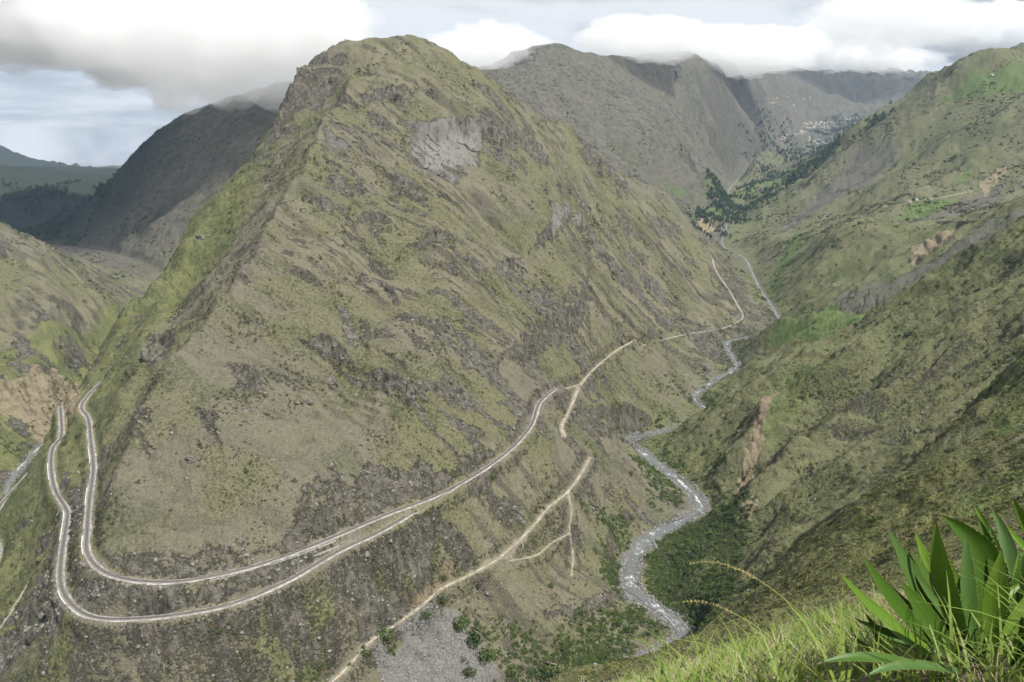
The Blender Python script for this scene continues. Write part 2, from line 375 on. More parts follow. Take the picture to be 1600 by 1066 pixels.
# single spurs and hollows that can be made out on the slopes
def spur(uv, amp, w):
    global H
    ln = smooth_line([hit(u, v) for u, v in uv], 15.0)
    d, _, _ = line_dist(X, Y, ln, near=w*3)
    dd = d + w*0.35*fbm(X/30, Y/30, octs=3, seed=88)
    H = H + amp * np.exp(-(np.abs(dd)/w)**1.6) * keepoff
spur([(1135,735),(1210,668),(1330,575),(1450,475),(1560,405)], 22, 26)
spur([(1175,790),(1262,722),(1400,612),(1520,522),(1600,468)], 25, 26)
spur([(1150,770),(1235,695),(1360,595),(1480,505)], -17, 20)
spur([(1240,812),(1330,742),(1460,642),(1590,548)], 20, 22)
spur([(1215,790),(1300,715),(1430,618),(1560,530)], -16, 18)
spur([(552,130),(505,222),(470,290),(425,370),(400,430),(330,525),(290,580),(215,690),(172,785)], 17, 15)
spur([(330,335),(275,440),(235,530),(190,640)], 12, 26)
spur([(390,330),(320,430),(262,520),(205,640)], -12, 22)
spur([(770,195),(850,300),(905,400),(905,480),(860,560)], 15, 34)
spur([(720,290),(790,400),(830,500),(800,580)], -12, 30)
spur([(560,300),(600,420),(560,560),(470,700)], -9, 30)
spur([(640,290),(700,420),(680,560),(620,690)], 9, 32)
spur([(1300,400),(1400,330),(1520,260)], 30, 60)
spur([(1260,370),(1350,300),(1450,225)], -30, 60)
spur([(60,420),(70,520),(60,590)], 14, 40)
spur([(120,440),(140,540),(130,600)], -12, 30)

# cliffs: the ground steps up along a line and eases back behind it
cliff = np.zeros_like(X)
def scarp(uv, h, L_, up=None, w=1.6):
    global H, cliff
    pts = np.array([hit(u, v, H) for u, v in uv]); ln = smooth_line(pts, 5.0)
    tp = np.sin(np.linspace(0.12, math.pi - 0.12, len(ln)))**0.7
    ln = np.hstack([ln, tp[:, None]])
    d, val, side = line_dist(X, Y, ln, near=L_*2.5)
    k = len(ln)//2; t_ = ln[k+1, :2] - ln[k-1, :2]; n_ = np.array([-t_[1], t_[0]]) / np.linalg.norm(t_); c_ = ln[k, :2]
    q_ = np.array([c_ + n_*12, c_ - n_*12]); hh = lookup(H0, q_[:, 0], q_[:, 1]); sg = 1.0 if hh[0] > hh[1] else -1.0
    if up is not None: sg = 1.0 if (hit(*up, H)[:2] - c_) @ n_ > 0 else -1.0
    s_ = np.where(d < 1e8, d*side*sg, -1e3) + 3.5*fbm(X/11, Y/11, octs=3, seed=93)
    f = np.where(d < L_*2.4, val[..., 1], 0)
    H = H + 1.3 * h * f * (0.5 + 0.5*np.tanh(s_/w)) * np.exp(-np.maximum(s_, 0)/L_)
    cliff = np.maximum(cliff, f * np.exp(-((s_ + h*0.25)/(h*0.45 + 3))**2))
for uv, h_, L_, *up_ in [([(648,224),(668,213),(700,207),(735,200),(754,207)], 22, 50), ([(838,382),(862,358),(890,340),(906,338)], 14, 30), ([(916,448),(902,490),(868,520),(830,545),(785,562)], 18, 40),
        ([(474,108),(462,135),(446,170),(424,206)], 20, 40), ([(228,552),(250,538),(270,536)], 13, 18), ([(758,188),(800,215),(848,246)], 14, 35), ([(560,347),(590,341),(614,352)], 10, 26), ([(640,386),(670,378),(706,371)], 10, 24),
        ([(670,804),(700,830),(728,860),(742,888)], 7, 22, (775,835)), ([(845,962),(890,958),(930,945),(1000,905)], 6, 18), ([(926,652),(965,655),(1008,650)], 14, 25), ([(-20,612),(40,604),(90,600),(138,602)], 13, 30),
        ([(376,572),(400,588),(408,622)], 9, 20), ([(768,422),(800,411),(822,420)], 8, 20), ([(556,166),(610,150),(664,148)], 10, 30), ([(936,236),(960,270),(978,304)], 10, 30), ([(478,538),(520,548),(548,562)], 8, 25),
        ([(640,600),(680,608),(704,632)], 7, 22), ([(560,440),(600,452),(620,480)], 7, 22), ([(300,640),(330,660),(345,700)], 8, 22), ([(1165,560),(1120,600),(1085,640)], 8, 18), ([(1330,640),(1400,600),(1450,590)], 8, 22), ([(1420,420),(1480,385),(1500,360)], 14, 30)]:
    scarp(uv, h_, L_, *up_)
# ------------------------------------------------------------------ where rock, grass, soil, scree and fields are
def PM(pts, soft=6, warp=8, ws=18, **k): return poly_mask(pts, soft, warp=warp, ws=ws, **k)
def RM(pts, soft=6, warp=8, ws=18): return poly_mask(pts, soft*2.2, warp=warp*1.6, ws=ws)
def union(*m):
    o = m[0]
    for q in m[1:]: o = np.maximum(o, q)
    return o
white_cliff = RM([(650,216),(690,204),(740,198),(752,214),(746,250),(722,268),(690,277),(656,274)], 9, 16, 18)*0.85
crag = union(
    RM([(458,118),(500,104),(545,96),(530,140),(500,170),(462,190),(425,222),(432,186)], 8, 14, 24),
    RM([(745,190),(790,192),(850,235),(830,262),(790,240),(762,215)], 8, 14, 24),
    RM([(842,372),(868,346),(895,332),(905,345),(885,362),(850,390)], 5, 9),
    RM([(840,455),(918,448),(908,490),(868,540),(792,566),(776,545),(835,505)], 7, 16, 24),
    RM([(560,345),(600,335),(610,372),(575,380)], 7, 14, 20), RM([(640,382),(700,368),(705,386),(655,400)], 6, 10),
    RM([(225,545),(266,531),(268,566),(236,580)], 3, 3), RM([(355,570),(405,570),(410,640),(372,650)], 6, 10),
    RM([(560,160),(650,140),(670,155),(600,170)], 6, 12), RM([(770,420),(815,410),(820,440),(785,450)], 6, 12), RM([(900,205),(960,270),(940,280),(895,240)], 8, 12),
    RM([(500,250),(560,270),(590,330),(545,340),(510,300)], 10, 20, 30))
cut = union(
    RM([(385,872),(430,840),(470,800),(520,735),(600,732),(665,742),(720,722),(790,700),(775,716),(700,758),(600,803),(480,852),(400,880)], 4, 10, 18),
    RM([(165,870),(250,858),(385,850),(400,880),(300,900),(225,903),(178,896)], 3, 6),
    RM([(140,900),(235,920),(330,912),(480,866),(560,834),(450,898),(330,944),(210,958),(140,945)], 2, 3),
    RM([(800,690),(840,640),(866,612),(870,600),(830,630),(790,680)], 3, 6),
    0.45*RM([(70,940),(120,975),(230,980),(330,972),(470,915),(560,868),(620,848),(650,880),(610,950),(560,1000),(505,1066),(330,1066),(70,1066)], 6, 18, 26),
    RM([(560,870),(650,830),(680,870),(660,920),(570,1000)], 6, 14, 22),
    RM([(80,760),(100,800),(96,850),(120,850),(125,790),(110,740)], 2, 3))
river_rock = union(RM([(925,640),(1000,645),(1015,688),(965,694),(930,680)], 6, 10), RM([(1060,520),(1180,500),(1190,560),(1110,570)], 8, 12), RM([(1100,420),(1165,440),(1180,500),(1130,470)], 8, 16))
far_back = np.maximum(smoothstep(2500, 3100, RR) * (1 - right), smoothstep(5600, 6600, RR))
# scattered outcrops by noise
out_n = fbm(s_along/46, s_cross/20, octs=4, seed=61) * (1 - right) + fbm(cx/46, cy/20, octs=4, seed=61) * right
gate = fbm(X/210, Y/210, octs=3, seed=66)
outcrop = smoothstep(0.10, 0.42, out_n + 0.30*gate) * smoothstep(-0.25, 0.35, gate)
brk = 0.62 + 0.75*fbm(X/15, Y/15, H/24, octs=3, seed=68)
is_right = right > 0.5
rock = np.clip(union(crag*0.8, cut, river_rock, cliff*1.25) * brk + white_cliff + 0.85 * outcrop * (1 - 0.72*right) * (1 - far_back*0.8), 0, 1) * smoothstep(60, 200, RR)
scree = PM([(612,1000),(650,965),(700,945),(722,962),(735,1000),(765,1040),(790,1066),(780,1100),(570,1100),(585,1050)], 6, 14, 14)
ochre = union(PM([(-30,605),(40,598),(135,596),(125,640),(112,664),(60,690),(45,672),(0,660),(-30,655)], 4, 10),
    PM([(1192,640),(1212,652),(1190,712),(1165,775),(1150,765),(1172,700)], 4, 8), PM([(1148,812),(1185,806),(1175,838),(1140,850)], 2, 5), PM([(1185,745),(1215,725),(1208,750),(1180,770)], 3, 5),
    PM([(1530,290),(1570,262),(1572,272),(1540,300)], 5, 6), PM([(1420,400),(1490,362),(1485,385),(1425,425)], 6, 12, 24), PM([(1085,335),(1115,345),(1120,365),(1095,370)], 8, 10), PM([(700,880),(720,890),(640,960),(640,930)], 3, 8))
greyfield = union(PM([(1600,338),(1545,365),(1480,400),(1380,450),(1300,478),(1330,492),(1405,480),(1500,425),(1600,362)], 6, 8),
    PM([(1230,330),(1290,292),(1330,250),(1385,215),(1410,225),(1350,290),(1290,330),(1215,375)], 25, 30, 80),
    PM([(1400,345),(1480,318),(1570,280),(1560,310),(1480,340)], 12, 14, 50))
left_side = smoothstep(-30, -90, X + 360 + (Y - 700) * 0.06) * smoothstep(500, 700, Y)
lush = union(PM([(1196,548),(1228,520),(1292,486),(1345,490),(1372,486),(1300,540),(1262,550)], 3, 3),
    PM([(1395,350),(1430,318),(1500,310),(1450,340)], 10, 14, 40), PM([(1470,152),(1520,112),(1600,98),(1600,135),(1540,145)], 20, 30, 90), PM([(1480,300),(1520,270),(1510,290)], 8, 10),
    PM([(1180,470),(1240,380),(1260,385),(1215,460)], 10, 16, 40)*0.7, PM([(1460,800),(1600,735),(1600,770),(1490,820)], 2, 3)*0.6, PM([(1180,640),(1230,600),(1300,590),(1230,690),(1180,720)], 8, 12)*0.35,
    PM([(1400,760),(1500,690),(1600,590),(1600,640),(1480,730)], 3, 4)*0.5)
lush = union(lush, PM([(1050,332),(1090,312),(1140,300),(1190,285),(1235,268),(1245,280),(1200,310),(1160,338),(1120,345)], 30, 60, 120)*0.8*smoothstep(-0.1, 0.25, fbm(X/110, Y/110, octs=3, seed=73)), PM([(1030,285),(1075,300),(1060,312)], 15, 15, 40))
pale_rock = union(white_cliff, 0.8*PM([(858,356),(890,332),(906,340),(896,356),(866,378)], 4, 6), 0.6*PM([(768,418),(812,410),(822,436),(782,446)], 6, 10), 0.7*PM([(528,478),(556,482),(552,530),(538,528)], 5, 8), 0.5*PM([(500,215),(545,235),(560,262),(520,250)], 8, 14), 0.5*PM([(395,400),(420,405),(425,440),(400,438)], 5, 8))
rock = np.maximum(rock, 0.75*pale_rock)
wet = smoothstep(0.0, 0.5, fbm(X/55, Y/120, octs=4, seed=71) + 0.12)
# ------------------------------------------------------------------ railway benches, footpaths and river beds cut into the ground
PATHS = {
    'main': ([(512,1072),(545,1040),(575,1005),(620,975),(660,945),(690,920),(740,895),(785,868),(830,825),(855,795),(885,770),(905,745),(922,715)], 1.7),
    'upper': ([(882,682),(878,665),(890,640),(905,605),(925,580),(960,550),(985,535),(990,531)], 2.2),
    'link': ([(868,607),(885,607),(904,601)], 1.0),
    'ledge': ([(1003,540),(1040,530),(1080,521),(1130,513),(1160,497),(1153,478),(1140,455),(1120,425),(1113,405)], 1.8),
    'spur': ([(888,770),(893,800),(889,832),(895,868),(893,900)], 0.5),
    'cross': ([(889,834),(860,850),(838,868),(795,877)], 0.55),
    'meadow': ([(80,857),(45,910),(15,960),(-20,1010)], 0.9),
    'farm': ([(1380,322),(1432,314),(1475,308),(1520,298)], 2.0),
    'terrace': ([(1430,345),(1500,344),(1570,343)], 2.0)}
PL = {}
for k, (uv, w) in PATHS.items():
    PL[k] = smooth_line([hit(u, v, H) for u, v in uv], 3.0)
    z = PL[k][:, 2]
    for _ in range(4): z[1:-1] = (z[:-2] + z[1:-1] * 2 + z[2:]) / 4
d_path = np.full_like(X, 1e9); path_w = np.zeros_like(X)
for k, ln in PL.items():
    d, val, _ = line_dist(X, Y, ln, near=25)
    w = PATHS[k][1]
    H = np.where(d < 20, val[..., 0] + (H - val[..., 0]) * smoothstep(w + 0.8, w + 8, d), H)
    d_path = np.minimum(d_path, d - w)
# river beds: a flat stony floor with low banks
def bed(H, D, V, w0, w1):
    ww = w0 * (1 + 0.35 * fbm(X/60, Y/60, octs=2, seed=77))
    prof = V[..., 0] - 1.2 + 0.9*smoothstep(ww*0.45, ww, D)
    k = smoothstep(ww*0.9, ww + w1, D)
    return np.where(D < ww + w1, prof + (np.maximum(H, V[..., 0]) - prof) * k, np.where(D < 150, np.maximum(H, V[..., 0] + 0.5), H))
taper = np.interp(Y, [900, 1300, 2200], [1.0, 0.62, 0.42])
H = bed(H, D_river / taper, V_river, 14, 22)
H = bed(H, D_stream, V_stream, 8, 16)
for k in ('t', 'l', 'u'):
    d, val, sd = DT[k]
    H = np.where(d < 40, val[..., 0] - 0.35 + (H - val[..., 0] + 0.35) * smoothstep(3.9, 13, d), H)
d_track = np.minimum(np.minimum(DT['u'][0], DT['l'][0]), DT['t'][0])

# ------------------------------------------------------------------ surface normals, then rock pushed out of the slope
def grid_normals(Px, Py, Pz):
    def g(F): return np.gradient(F, axis=0), np.gradient(F, axis=1)
    (xr_, xc), (yr_, yc), (zr, zc) = g(Px), g(Py), g(Pz)
    n = np.stack([yc*zr - zc*yr_, zc*xr_ - xc*zr, xc*yr_ - yc*xr_], -1)
    n /= np.linalg.norm(n, axis=-1, keepdims=True) + 1e-12
    return np.where(n[..., 2:] < 0, -n, n)
N0 = grid_normals(X, Y, H)
free = smoothstep(4.0, 9, d_track) * smoothstep(0.5, 3, d_path) * smoothstep(12, 30, D_river) * smoothstep(6, 20, D_stream)
# cliffs: broken columns and ledges
q = 1.0
qf = np.where(RR > 1900, 3.0, 1.0); fw = smoothstep(1600, 2200, RR)
def two(fn): return fn(1.0) * (1 - fw) + fn(3.2) * fw
col1 = two(lambda s: fbm(X/(13*s), Y/(13*s), H/(30*s), octs=3, seed=101, ridged=True))
col2 = two(lambda s: fbm(X/(5.5*s), Y/(5.5*s), H/(11*s), octs=2, seed=111))
ledge = two(lambda s: fbm(X/(40*s), Y/(40*s), H/(7*s), octs=2, seed=121))
blocky = np.floor((col2 + 1) * 3.2) / 3.2 - 1
rock_d = np.maximum(rock, 0.9*np.clip(ochre, 0, 1))
rock_d = rock_d * (1 - 0.65*white_cliff)
disp = rock_d * (col1 * 3.0 + blocky * 4.2 + ledge * 3.4) * (1 + 1.6*fw)
disp -= 7.0 * white_cliff
rough = two(lambda s: fbm(X/(6*s), Y/(6*s), H/(6*s), octs=3, seed=131))
disp += (1 - rock) * rough * np.interp(RR, [0, 8, 60, 400, 900, 3000], [0.0, 0.03, 0.5, 1.5, 2.3, 4.0])
tuft = np.clip(fbm(X/2.6, Y/2.6, octs=2, seed=141), 0, 1)
disp += (1 - rock) * tuft * np.interp(RR, [0, 30, 100, 500, 1000, 1600, 2000], [0, 0.0, 0.4, 1.1, 1.5, 1.5, 0])
disp *= free * smoothstep(6, 60, RR)
PX, PY, PZ = X + N0[..., 0]*disp, Y + N0[..., 1]*disp, H + N0[..., 2]*disp
N1 = grid_normals(PX, PY, PZ)
def blur(F, a, b):
    for ax, k in ((0, a), (1, b)):
        c = np.cumsum(np.concatenate([np.repeat(np.take(F, [0], ax), k+1, ax), F, np.repeat(np.take(F, [-1], ax), k, ax)], ax), ax)
        n = F.shape[ax]; F = (np.take(c, np.arange(2*k+1, 2*k+1+n), ax) - np.take(c, np.arange(0, n), ax)) / (2*k + 1)
    return F
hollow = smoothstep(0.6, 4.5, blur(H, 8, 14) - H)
steep = smoothstep(0.66, 0.50, N0[..., 2]) * smoothstep(80, 200, RR)

# ------------------------------------------------------------------ ground attributes
def attr(me, name, rgba):
    a = me.attributes.new(name, 'FLOAT_COLOR', 'POINT')
    a.data.foreach_set('color', rgba.astype(np.float32).ravel())
gravel = np.maximum(smoothstep(16, 9, D_river/taper + 9*fbm(X/12, Y/12, octs=3, seed=151)), smoothstep(7, 3.5, D_stream + 4*fbm(X/10, Y/10, octs=3, seed=152)) * (Y < 1700))
green = np.clip(lush + 0.75*PM([(60,960),(150,985),(330,975),(470,925),(620,860),(640,930),(500,1070),(60,1070)], 8, 14)*smoothstep(0.0, 0.3, fbm(X/22, Y/22, octs=4, seed=166)) + 0.38*right*smoothstep(500,600,RR)*(RR<2600) + 0.3*left_side*(Y < 2000)*(X > -900)*(1-right) + 0.85*smoothstep(520, 440, RR)*smoothstep(-0.3, 0.3, fbm(X/30, Y/30, octs=3, seed=165)) + 0.55 * left_side * (Y < 2000) * (1-right) * (X > -900) + 0.35*right*wet*(RR < 2600), 0, 1)
green = np.clip(green + 0.5 * smoothstep(70, 25, d_water) * smoothstep(-0.15, 0.3, fbm(X/30, Y/30, octs=3, seed=161)), 0, 1) * (1 - gravel)
shrub = np.clip(smoothstep(0.1, 0.45, fbm(X/38, Y/50, octs=4, seed=171)) * 0.6 + 0.35*right*wet, 0, 1)
shrub = np.maximum(shrub, 1.0*smoothstep(-1300, -1600, X)*smoothstep(2900, 3300, Y)*smoothstep(13000, 11000, Y))  # far-left hills: full shrub mask also paints them dark in place of cloud shade
shrub = shrub * (1 - 0.6*smoothstep(540, 440, RR)) * np.where((RR > 2700) & (X > -1300), 0.35, 1.0)
shrub = np.maximum(shrub, 0.9 * PM([(1010,870),(1060,830),(1120,790),(1180,820),(1150,900),(1110,960),(1060,965),(1020,930)], 8, 10))
pathy = smoothstep(3.0, 0.2, d_path + 1.2*fbm(X/4, Y/4, octs=2, seed=181)) * 0.8
trackside = smoothstep(9, 4, d_track + 2*fbm(X/6, Y/6, octs=2, seed=182)) * 0.55
pale = np.clip(np.maximum(pathy, trackside) + 0.5*smoothstep(0.3, 0.5, fbm(X/22, Y/22, octs=4, seed=183)) * PM([(540,880),(700,900),(900,760),(930,800),(800,900),(700,960),(560,1066),(480,1066)], 10, 10), 0, 1)
M1 = np.stack([np.clip(rock*(1 - 0.45*green*(RR < 700)) + 0.38*steep*(1 - 0.6*green), 0, 1), green, pale, shrub], -1)
M2 = np.stack([np.clip(greyfield, 0, 1), ochre, np.clip(pale_rock, 0, 1), np.clip(np.maximum(gravel, scree), 0, 1)], -1)
n_big_v = fbm(X/80, Y/80, octs=5, seed=201)*0.5 + 0.5; n_mid_v = fbm(X/17, Y/17, H/17, octs=4, seed=202)*0.5 + 0.5
fall_v = (fbm(s_along/40, s_cross/8, octs=4, seed=203)*(1-right) + fbm(cx/40, cy/8, octs=4, seed=203)*right)*0.5 + 0.5
M4 = np.stack([n_big_v, n_mid_v, fall_v, fbm(X/230, Y/230, octs=4, seed=204)*0.5 + 0.5], -1)
M3 = np.stack([np.clip(far_back, 0, 1), right * smoothstep(300, 520, RR) * smoothstep(6200, 5200, RR), np.clip(lush, 0, 1), smoothstep(50, 25, RR)], -1)

# ------------------------------------------------------------------ materials
def new_mat(name):
    m = bpy.data.materials.new(name); m.use_nodes = True
    nt = m.node_tree
    for n in list(nt.nodes): nt.nodes.remove(n)
    out = nt.nodes.new('ShaderNodeOutputMaterial'); b = nt.nodes.new('ShaderNodeBsdfPrincipled')
    nt.links.new(b.outputs[0], out.inputs[0])
    b.inputs['Roughness'].default_value = 0.9
    b.inputs['Specular IOR Level'].default_value = 0.15
    return m, nt, b
class NT:
    def __init__(s, nt): s.nt = nt
    def link(s, v, sock):
        if isinstance(v, (int, float)): sock.default_value = v
        elif isinstance(v, tuple): sock.default_value = (*v, 1) if len(v) == 3 and sock.type == 'RGBA' else v
        else: s.nt.links.new(v, sock)
    def math(s, op, a, b=0.0, clamp=False):
        n = s.nt.nodes.new('ShaderNodeMath'); n.operation = op; n.use_clamp = clamp
        s.link(a, n.inputs[0]); s.link(b, n.inputs[1]); return n.outputs[0]
    def mix(s, f, a, b):
        n = s.nt.nodes.new('ShaderNodeMix'); n.data_type = 'RGBA'
        s.link(f, n.inputs[0]); s.link(a, n.inputs[6]); s.link(b, n.inputs[7]); return n.outputs[2]
    def mul(s, f, a, b):
        n = s.nt.nodes.new('ShaderNodeMix'); n.data_type = 'RGBA'; n.blend_type = 'MULTIPLY'
        s.link(f, n.inputs[0]); s.link(a, n.inputs[6]); s.link(b, n.inputs[7]); return n.outputs[2]
    def ramp(s, v, lo, hi, a=0.0, b=1.0):
        n = s.nt.nodes.new('ShaderNodeMapRange'); n.interpolation_type = 'SMOOTHSTEP'
        s.link(v, n.inputs[0]); n.inputs[1].default_value = lo; n.inputs[2].default_value = hi; n.inputs[3].default_value = a; n.inputs[4].default_value = b
        return n.outputs[0]
    def noise(s, vec, scale, detail=4, rough=0.6):
        n = s.nt.nodes.new('ShaderNodeTexNoise'); n.inputs['Scale'].default_value = scale; n.inputs['Detail'].default_value = detail; n.inputs['Roughness'].default_value = rough
        if vec is not None: s.link(vec, n.inputs['Vector'])
        return n.outputs['Fac']
    def voro(s, vec, scale, feature='F1'):
        n = s.nt.nodes.new('ShaderNodeTexVoronoi'); n.feature = feature; n.inputs['Scale'].default_value = scale
        s.link(vec, n.inputs['Vector']); return n
    def vscale(s, vec, v):
        n = s.nt.nodes.new('ShaderNodeVectorMath'); n.operation = 'MULTIPLY'; s.link(vec, n.inputs[0]); n.inputs[1].default_value = v; return n.outputs[0]
    def pos(s): return s.nt.nodes.new('ShaderNodeNewGeometry').outputs['Position']
    def attr(s, name):
        n = s.nt.nodes.new('ShaderNodeAttribute'); n.attribute_name = name
        p = s.nt.nodes.new('ShaderNodeSeparateColor'); s.nt.links.new(n.outputs['Color'], p.inputs[0])
        return p.outputs[0], p.outputs[1], p.outputs[2], n.outputs['Alpha']
    def bump(s, h, strength, dist, bsdf):
        n = s.nt.nodes.new('ShaderNodeBump'); n.inputs['Strength'].default_value = strength; n.inputs['Distance'].default_value = dist
        s.link(h, n.inputs['Height']); s.nt.links.new(n.outputs[0], bsdf.inputs['Normal'])
def ground_material():
    m, nt, b = new_mat('hillside_ground'); t = NT(nt)
    p = t.pos()
    rock_, green_, pale_, shrub_ = t.attr('m1'); grey_, ochre_, white_, gravel_ = t.attr('m2'); far_, right_, left_, near_ = t.attr('m3')
    n_big, n_mid, fall, n_huge = t.attr('m4')
    n_fine = t.noise(p, 0.30, 4, 0.75); n_tiny = t.noise(p, 0.75, 2, 0.65)
    n_close = t.noise(p, 9.0, 2, 0.7); n_far = t.noise(p, 0.042, 5, 0.75)
    dry = t.mix(t.ramp(n_mid, 0.35, 0.65), (0.225, 0.202, 0.142), (0.190, 0.182, 0.110))
    dry = t.mix(t.ramp(fall, 0.45, 0.68), dry, (0.105, 0.094, 0.072))
    dry = t.mix(t.math('MULTIPLY', t.ramp(n_huge, 0.40, 0.60), 0.7), dry, t.mix(n_mid, (0.165, 0.148, 0.118), (0.215, 0.195, 0.150)))
    grass = t.mix(t.math('MULTIPLY', t.ramp(n_big, 0.42, 0.66), 0.8), dry, (0.182, 0.180, 0.092))
    fresh = t.mix(t.ramp(n_mid, 0.35, 0.65), (0.122, 0.152, 0.046), (0.212, 0.222, 0.072))
    col = t.mix(t.math('MULTIPLY', green_, t.ramp(n_fine, 0.25, 0.6, 0.55, 1.0)), grass, fresh)
    # terraced grey-brown earth of the far slopes, darkened to stand in for cloud shade
    earth = t.mix(t.ramp(n_mid, 0.35, 0.65), (0.130, 0.110, 0.112), (0.095, 0.086, 0.084))
    sep = nt.nodes.new('ShaderNodeSeparateXYZ'); nt.links.new(p, sep.inputs[0])
    hz = t.math('ADD', sep.outputs[2], t.math('MULTIPLY', n_huge, 160.0))
    stripe = t.ramp(t.math('SINE', t.math('MULTIPLY', hz, 0.22)), 0.86, 1.0)
    earth = t.mix(t.math('MULTIPLY', stripe, t.ramp(n_big, 0.42, 0.6)), earth, (0.060, 0.066, 0.045))
    earth = t.mix(t.ramp(n_far, 0.36, 0.62), t.mix(n_big, (0.150, 0.120, 0.112), (0.190, 0.165, 0.135)), earth)
    stripe2 = t.ramp(t.math('SINE', t.math('MULTIPLY', t.math('ADD', hz, t.math('MULTIPLY', n_far, 30.0)), 0.11)), 0.55, 0.95)
    earth = t.mix(t.math('MULTIPLY', stripe2, t.ramp(n_huge, 0.35, 0.6, 0.1, 0.75)), earth, (0.058, 0.064, 0.042))
    earth = t.mix(t.math('MULTIPLY', t.ramp(n_far, 0.56, 0.66), 0.7), earth, (0.050, 0.058, 0.036))
    col = t.mix(t.math('MULTIPLY', far_, t.ramp(n_big, 0.25, 0.58, 0.55, 1.0)), col, earth)
    fv = t.voro(t.vscale(p, (0.0075, 0.0045, 0.016)), 1.0); fs = nt.nodes.new('ShaderNodeSeparateColor'); nt.links.new(fv.outputs['Color'], fs.inputs[0])
    plot = t.mix(fs.outputs[0], t.mix(fs.outputs[1], (0.190, 0.158, 0.140), (0.115, 0.100, 0.102)), t.mix(fs.outputs[1], (0.090, 0.105, 0.058), (0.140, 0.122, 0.112)))
    col = t.mix(t.math('MULTIPLY', far_, t.ramp(n_huge, 0.35, 0.6, 0.15, 0.7)), col, plot)
    dist_ = t.ramp(sep.outputs[1], 1900.0, 2900.0)
    col = t.mix(t.math('MULTIPLY', dist_, t.ramp(n_far, 0.48, 0.60, 0.0, 0.85)), col, (0.058, 0.070, 0.036))
    col = t.mix(t.math('MULTIPLY', dist_, t.ramp(n_far, 0.46, 0.36, 0.0, 0.55)), col, (0.165, 0.145, 0.115))
    col = t.mix(t.math('MULTIPLY', right_, t.ramp(n_huge, 0.35, 0.65, 0.3, 0.75)), col, t.mix(n_mid, (0.122, 0.152, 0.052), (0.185, 0.182, 0.095)))
    col = t.mix(t.math('MULTIPLY', grey_, 0.85), col, t.mix(n_mid, (0.120, 0.112, 0.105), (0.165, 0.155, 0.145)))
    col = t.mix(t.math('MULTIPLY', left_, t.ramp(n_fine, 0.2, 0.6, 0.6, 0.95)), col, t.mix(n_mid, (0.070, 0.140, 0.028), (0.140, 0.215, 0.050)))
    # speckle: small bushes, straw, stones
    col = t.mix(t.math('MULTIPLY', t.ramp(n_fine, 0.49, 0.62), t.ramp(n_big, 0.36, 0.62, 0.15, 0.8)), col, (0.060, 0.061, 0.032))
    col = t.mix(t.math('MULTIPLY', t.ramp(n_tiny, 0.52, 0.66), 0.6), col, (0.33, 0.31, 0.215))
    col = t.mix(t.math('MULTIPLY', shrub_, t.math('MAXIMUM', t.math('MULTIPLY', far_, 0.85), t.ramp(n_fine, 0.36, 0.58))), col, t.mix(far_, t.mix(n_tiny, (0.040, 0.056, 0.024), (0.085, 0.105, 0.042)), (0.026, 0.036, 0.026)))  # far tone is shrub green with cloud shade painted into it
    # rock
    rp = t.vscale(p, (0.16, 0.16, 0.055))
    rn = t.noise(rp, 1.0, 4, 0.72)
    stone = t.mix(t.ramp(rn, 0.34, 0.66), (0.072, 0.065, 0.052), (0.215, 0.198, 0.165))
    stone = t.mix(t.math('MULTIPLY', white_, t.ramp(rn, 0.30, 0.48)), stone, (0.30, 0.292, 0.275))
    stone = t.mix(t.math('MULTIPLY', t.ramp(n_mid, 0.55, 0.75), 0.4), stone, (0.22, 0.19, 0.14))
    rf = t.math('ADD', rock_, t.math('MULTIPLY', t.math('SUBTRACT', n_fine, 0.5), 1.7))
    rf = t.ramp(rf, 0.40, 0.62)
    col = t.mix(rf, col, stone)
    pf = t.ramp(t.math('ADD', pale_, t.math('MULTIPLY', t.math('SUBTRACT', n_tiny, 0.5), 0.8)), 0.42, 0.7)
    col = t.mix(t.math('MULTIPLY', pf, 0.85), col, (0.34, 0.305, 0.24))
    of = t.ramp(t.math('ADD', ochre_, t.math('MULTIPLY', t.math('SUBTRACT', rn, 0.5), 2.2)), 0.46, 0.76)
    col = t.mix(of, col, t.mix(n_fine, (0.19, 0.155, 0.105), (0.42, 0.35, 0.235)))
    stones = t.mix(t.ramp(n_fine, 0.35, 0.65), (0.15, 0.145, 0.13), (0.27, 0.265, 0.25))
    col = t.mix(t.ramp(t.math('ADD', gravel_, t.math('MULTIPLY', t.math('SUBTRACT', n_fine, 0.5), 0.9)), 0.4, 0.62), col, stones)
    # soil right under the camera
    col = t.mix(near_, col, t.mix(t.ramp(n_close, 0.35, 0.65), (0.10, 0.085, 0.055), (0.20, 0.18, 0.11)))
    col = t.mul(1.0, col, (0.70, 0.70, 0.69))
    nt.links.new(col, b.inputs['Base Color'])
    tc = t.math('SINE', t.math('ADD', t.math('MULTIPLY', sep.outputs[2], 2.1), t.math('MULTIPLY', n_mid, 14.0)))
    h = t.math('ADD', t.math('ADD', t.math('MULTIPLY', n_fine, 1.0), t.math('MULTIPLY', tc, 0.025)), t.math('ADD', t.math('MULTIPLY', n_tiny, 0.35), t.math('MULTIPLY', rn, t.math('MULTIPLY', rf, 1.4))))
    t.bump(h, 1.0, 2.4, b)
    return m
GROUND = ground_material()

